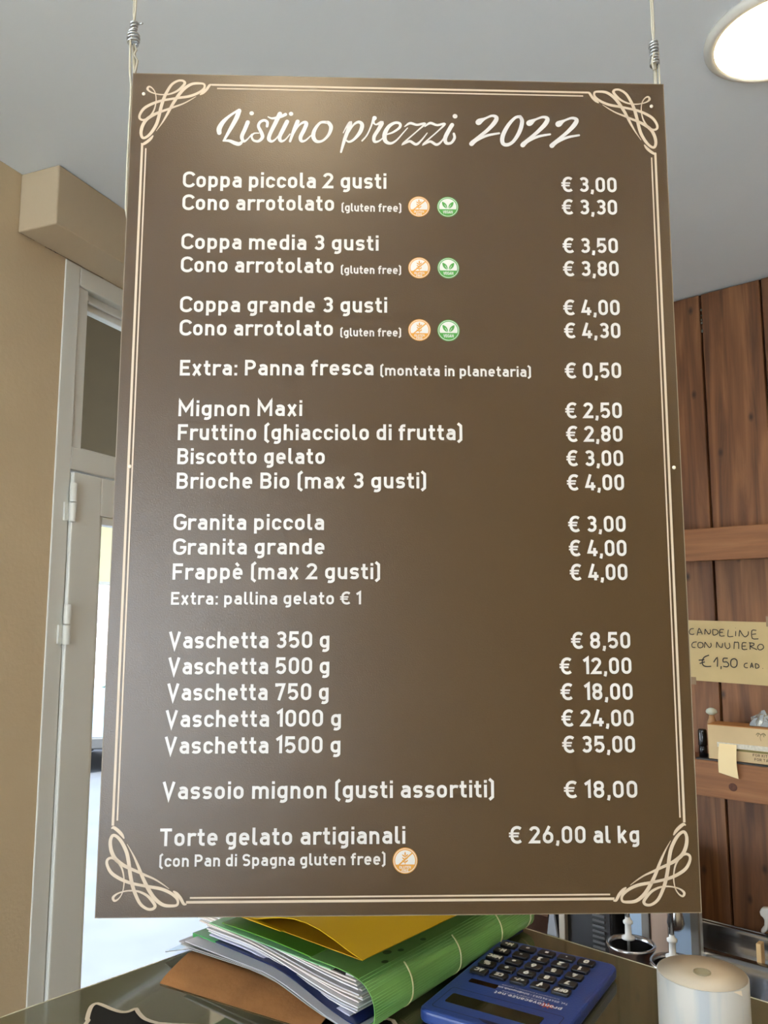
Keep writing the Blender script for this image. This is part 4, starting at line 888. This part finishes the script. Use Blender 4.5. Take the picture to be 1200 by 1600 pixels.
ORN=[
[(226.8, 316.3, 0.4), (221.6, 324.7, 1.2), (217.1, 333.6, 2.1), (212.6, 343.5, 2.6), (207.2, 353.0, 2.9), (201.8, 359.8, 2.8), (195.4, 364.1, 2.5), (188.5, 364.9, 2.1), (184.1, 364.0, 1.8), (184.2, 359.8, 2.0), (189.4, 355.2, 2.3), (197.4, 351.7, 2.4), (207.1, 349.9, 2.3), (215.2, 348.4, 2.1), (223.3, 346.6, 2.3), (231.3, 343.5, 2.5), (238.5, 338.9, 2.5), (242.3, 332.9, 2.2), (242.5, 328.6, 2.0), (239.2, 327.0, 1.8), (234.8, 329.3, 1.6), (230.6, 334.8, 1.4), (228.6, 341.3, 1.1), (228.1, 348.2, 0.9), (229.3, 354.8, 0.8), (232.0, 359.0, 1.0), (235.1, 360.6, 1.6), (236.5, 358.2, 2.0), (233.9, 355.5, 1.3), (229.3, 353.7, 1.0), (223.5, 352.8, 1.1), (216.2, 353.4, 1.5), (209.0, 356.7, 2.0), (203.9, 361.8, 2.3), (202.1, 365.1, 2.3), (204.1, 367.2, 2.0), (208.6, 367.0, 2.0), (214.1, 363.2, 2.3), (218.3, 355.9, 2.6), (221.3, 348.1, 2.8), (223.4, 339.4, 2.8), (225.1, 329.9, 2.8), (227.2, 322.2, 2.8), (231.4, 314.5, 2.6), (235.6, 310.1, 2.3), (239.0, 309.4, 2.3), (240.7, 313.9, 2.6), (239.7, 320.8, 2.9), (236.4, 327.2, 2.9), (230.8, 331.8, 2.8), (224.5, 335.1, 2.4), (218.1, 337.7, 2.1), (211.6, 340.5, 1.8), (203.6, 343.8, 1.3), (197.2, 347.5, 1.0), (191.3, 351.5, 0.4)] ,
[(177.0, 363.8, 1.1), (179.0, 363.2, 2.1), (181.7, 358.9, 2.4), (184.9, 355.5, 2.4), (187.3, 353.7, 1.3)] ,
[(239.9, 303.5, 1.2), (238.2, 303.1, 2.3), (234.6, 305.6, 2.6), (231.5, 308.7, 2.3), (229.7, 311.4, 1.1)] ,
]

def K(v): return v/1000
for q in LINES:
    mb = MB(); letters(mb, q[0], K(q[1]), K(q[2]), K(q[3]), K(q[4]), K(q[5])); flat(mb, 'text_line', M_ink)
for q in PRICES:
    mb = MB(); letters(mb, q[0], K(q[1]), K(q[2]), K(q[3]), K(q[4]), K(q[5])); flat(mb, 'price', M_ink)
def stroke(mb, pts, k, sub=6):
    if len(pts) == 2: mb.disc(K(pts[0][0]), K(pts[0][1]), K(pts[0][2])/2, k*3e-6, 20); return
    c = catmull([(K(a), K(b_), K(w_)) for a, b_, w_ in pts], sub)
    c2 = [c[0]]
    for q in c[1:]:
        if math.hypot(q[0]-c2[-1][0], q[1]-c2[-1][1]) > 1e-5: c2.append(q)
    mb.ribbon([(a, b_) for a, b_, _ in c2], [max(w_, 2e-4)*WF for _, _, w_ in c2], k*3e-6)
    for q in (c2[0], c2[-1]): mb.disc(q[0], q[1], max(q[2], 2e-4)/2*0.98*WF, k*3e-6+1e-6)
WF = 1.18
mb = MB()
for k, pts in enumerate(TITLE): stroke(mb, pts, k)
flat(mb, 'title_lettering', M_ink)
WF = 1.08
for sx, sy in ((1, 1), (-1, 1), (-1, -1), (1, -1)):
    mb = MB()
    for k, pts in enumerate(ORN): stroke(mb, [(a*sx, b_*sy, w_) for a, b_, w_ in pts], k)
    if sx*sy < 0: mb.f = [tuple(reversed(f)) for f in mb.f]
    flat(mb, 'corner_scroll', M_cream)
for pts, wd in [([(-.177, .3637), (.1775, .3637)], .0019), ([(-.172, .3601), (.173, .3601)], .0013), ([(-.177, -.3637+.0015), (.1775, -.3622)], .0020), ([(-.174, -.3588), (.174, -.3588)], .0013),
                ([(-.2392, .3035), (-.2392, -.3015)], .0021), ([(-.2357, .299), (-.2357, -.2975)], .0013), ([(.2397, .3035), (.2392, -.3015)], .0021), ([(.2360, .299), (.2357, -.2975)], .0013)]:
    mb = MB(); mb.ribbon(pts, wd, 2e-5); flat(mb, 'border_line', M_cream)
# badges
M_or = mat('badge_orange', srgb(186, 130, 40), 0.45); M_gn = mat('badge_green', srgb(60, 130, 50), 0.45); M_bw = mat('badge_white', srgb(188, 186, 182), 0.45)
def seg_low(mb, x, y, r, cut, z):      # lower segment of a disc below y = cut*r
    a = math.asin(cut); P = [(x+r*math.cos(PI-a+(PI+2*a)*i/20), y+r*math.sin(PI-a+(PI+2*a)*i/20)) for i in range(21)]
    mb.add([(p[0], p[1], z) for p in P], [tuple(range(21))])
def leaf_(mb, x, y, a, L, wd, z):
    a = math.radians(a); P = []
    for i in range(9): t = i/8; P.append((t*L, wd*math.sin(PI*t)**.8))
    for i in range(7, 0, -1): t = i/8; P.append((t*L, -wd*math.sin(PI*t)**.8))
    mb.add([(x+p[0]*math.cos(a)-p[1]*math.sin(a), y+p[0]*math.sin(a)+p[1]*math.cos(a), z) for p in P], [tuple(range(len(P)))])
def badge(x, y, r, kind):
    x, y, r = K(x), K(y), K(r); mc = M_or if kind == 'gluten' else M_gn
    mb = MB(); mb.disc(x, y, r, 0, 40); base = flat(mb, 'badge', mc, .0001); base['label'] = 'round orange GLUTEN FREE badge with a wheat ear' if kind == 'gluten' else 'round green VEGAN badge with two leaves'
    def sub(mb, name, m_, lift): o = mb.build(name, m_); o.parent = base; o.location = (0, 0, lift)
    mb = MB(); mb.disc(x, y, r*.93, 0, 40); sub(mb, 'ring', M_bw, 4e-5)
    mb = MB(); mb.disc(x, y, r*.885, 0, 40); sub(mb, 'rim', mc, 8e-5)
    mb = MB(); mb.disc(x, y, r*.80, 0, 40); sub(mb, 'field', M_bw, 12e-5)
    mb = MB(); seg_low(mb, x, y, r*.86, -.34 if kind == 'gluten' else -.27, 0); sub(mb, 'lower_band', mc, 16e-5)
    mb = MB()
    if kind == 'gluten':
        mb.ribbon([(x-r*.62, y-r*.42), (x+r*.62, y+r*.62)], r*.11, 0)
        mb.ribbon([(x, y-r*.34), (x, y+r*.45)], r*.05, 1e-5)
        leaf_(mb, x, y+r*.36, 90, r*.34, r*.06, 2e-5)
        for k in range(3):
            leaf_(mb, x, y-r*.16+k*r*.22, 42, r*.33, r*.055, 3e-5+k*1e-5); leaf_(mb, x, y-r*.16+k*r*.22, 142, r*.33, r*.055, 3e-5+k*1e-5)
        sub(mb, 'wheat_ear', M_or, 20e-5)
        mb = MB(); letters(mb, 'GLUTEN', x-r*.46, y-r*.60, x+r*.46, y-r*.60, r*.20, sw=1.1); letters(mb, 'FREE', x-r*.27, y-r*.84, x+r*.27, y-r*.84, r*.19, sw=1.1); sub(mb, 'badge_text', M_bw, 24e-5)
    else:
        leaf_(mb, x-r*.06, y-r*.17, 125, r*.82, r*.17, 0); leaf_(mb, x+r*.06, y-r*.17, 55, r*.82, r*.17, 0)
        sub(mb, 'leaves', M_gn, 20e-5)
        mb = MB(); mb.ribbon([(x-r*.03, y-r*.25), (x-r*.30, y+r*.22)], r*.035, 0); mb.ribbon([(x+r*.03, y-r*.25), (x+r*.30, y+r*.22)], r*.035, 0); sub(mb, 'leaf_veins', M_bw, 24e-5)
        mb = MB(); letters(mb, 'VEGAN', x-r*.45, y-r*.64, x+r*.45, y-r*.64, r*.27, sw=1.1); sub(mb, 'badge_text', M_bw, 24e-5)
for x, y, r, kd in [(16.7,246.2,10.0,'gluten'),(43.4,246.3,10.0,'vegan'),(16.8,186.8,10.1,'gluten'),(43.4,187.0,10.1,'vegan'),(16.7,127.8,10.2,'gluten'),(43.1,127.7,10.2,'vegan'),(3.0,-330.7,10.4,'gluten')]: badge(x, y, r, kd)
for x, y in ((-239.7, 353.1), (238.0, 350.9), (-237.8, .6), (244, 3.0)):
    m = MB(); m.lathe([(.0017, 0), (.0016, .0004), (.0008, .0008)], K(x), K(y), 12); o = flat(m, 'pin', mat('pin', srgb(206, 196, 178), 0.4))

# ---------------------------------------------------------------- hanging cords with wound wire
def cord(bx_, y, side, label, z0, z1, rr):
    t = empty('hanging_cord', (bx_, y, 0)); tag(t, label, 'cord', 'cords holding up the menu board'); y = 0.0
    M_c = mat('cord', srgb(168, 162, 146), 0.5); M_w = mat('galvanised_wire', (0.42, 0.44, 0.45), 0.35, 0.85)
    m = MB(); m.tube([(-0.0011, y, CEIL), (-0.0008, y, z1+.01), (0, y, z1)], .0009, 6); m.tube([(0.0011, y, CEIL), (0.0009, y, z1+.012), (0, y, z1)], .0009, 6); m.build('upper_strand', M_c, t)
    m = MB()
    if side < 0: m.tube([(0, y, z1), (-.0014, y-.004, z0), (-.0010, y-.003, 2.205), (.0002, y-.001, 2.19), (-.0002, y-.001, 2.12), (-.0002, y, 2.07), (.003, y+.003, 2.05)], .0011, 6); m.tube([(.001, y, z0), (.0035, y, z0-.006), (.001, y, z0-.010), (.0045, y+.001, z0-.016), (.003, y+.002, z0-.024), (.001, y+.004, z0-.028)], .0010, 6); m.tube([(0, y+.002, z0), (0.0015, y+.005, 2.20), (0.004, y+.006, 2.18)], .0018, 6)
    else: m.tube([(.0005, y+.001, z0+.01), (.001, y+.002, 2.20), (.001, y+.003, 2.17)], .0018, 6); m.tube([(-.001, y-.003, z0+.012), (-.0035, y-.003, z0+.002), (-.002, y-.003, z0-.006), (.001, y-.002, z0-.004)], .0011, 6); m.tube([(.0040, y, z0+.02), (.0045, y+.001, 2.20), (.0045, y+.003, 2.17)], .0009, 6)
    m.build('lower_strand', M_c, t)
    m = MB(); N = 150; turns = (z1-z0)/.0031
    pts = []
    for i in range(N+1):
        f = i/N; a = 2*PI*turns*f; r = rr*(1.0 if side > 0 else (1.35 if f < .55 else .8))*(1+.12*math.sin(9*f+side))
        pts.append((r*math.cos(a), y+r*math.sin(a), z0+(z1-z0)*f))
    pts.append((pts[-1][0]+.006, y-.002, z1-.002))
    m.tube(pts, .00095, 6); m.build('wire_coil', M_w, t)
cord(-0.2362, 0.6965, -1, 'pale cord with a thick wire winding at the upper left corner of the menu board', 2.234, 2.256, .0036)
cord(0.2600, 0.7135, 1, 'pale cord with a long wire coil at the upper right corner of the menu board', 2.224, 2.250, .0036)
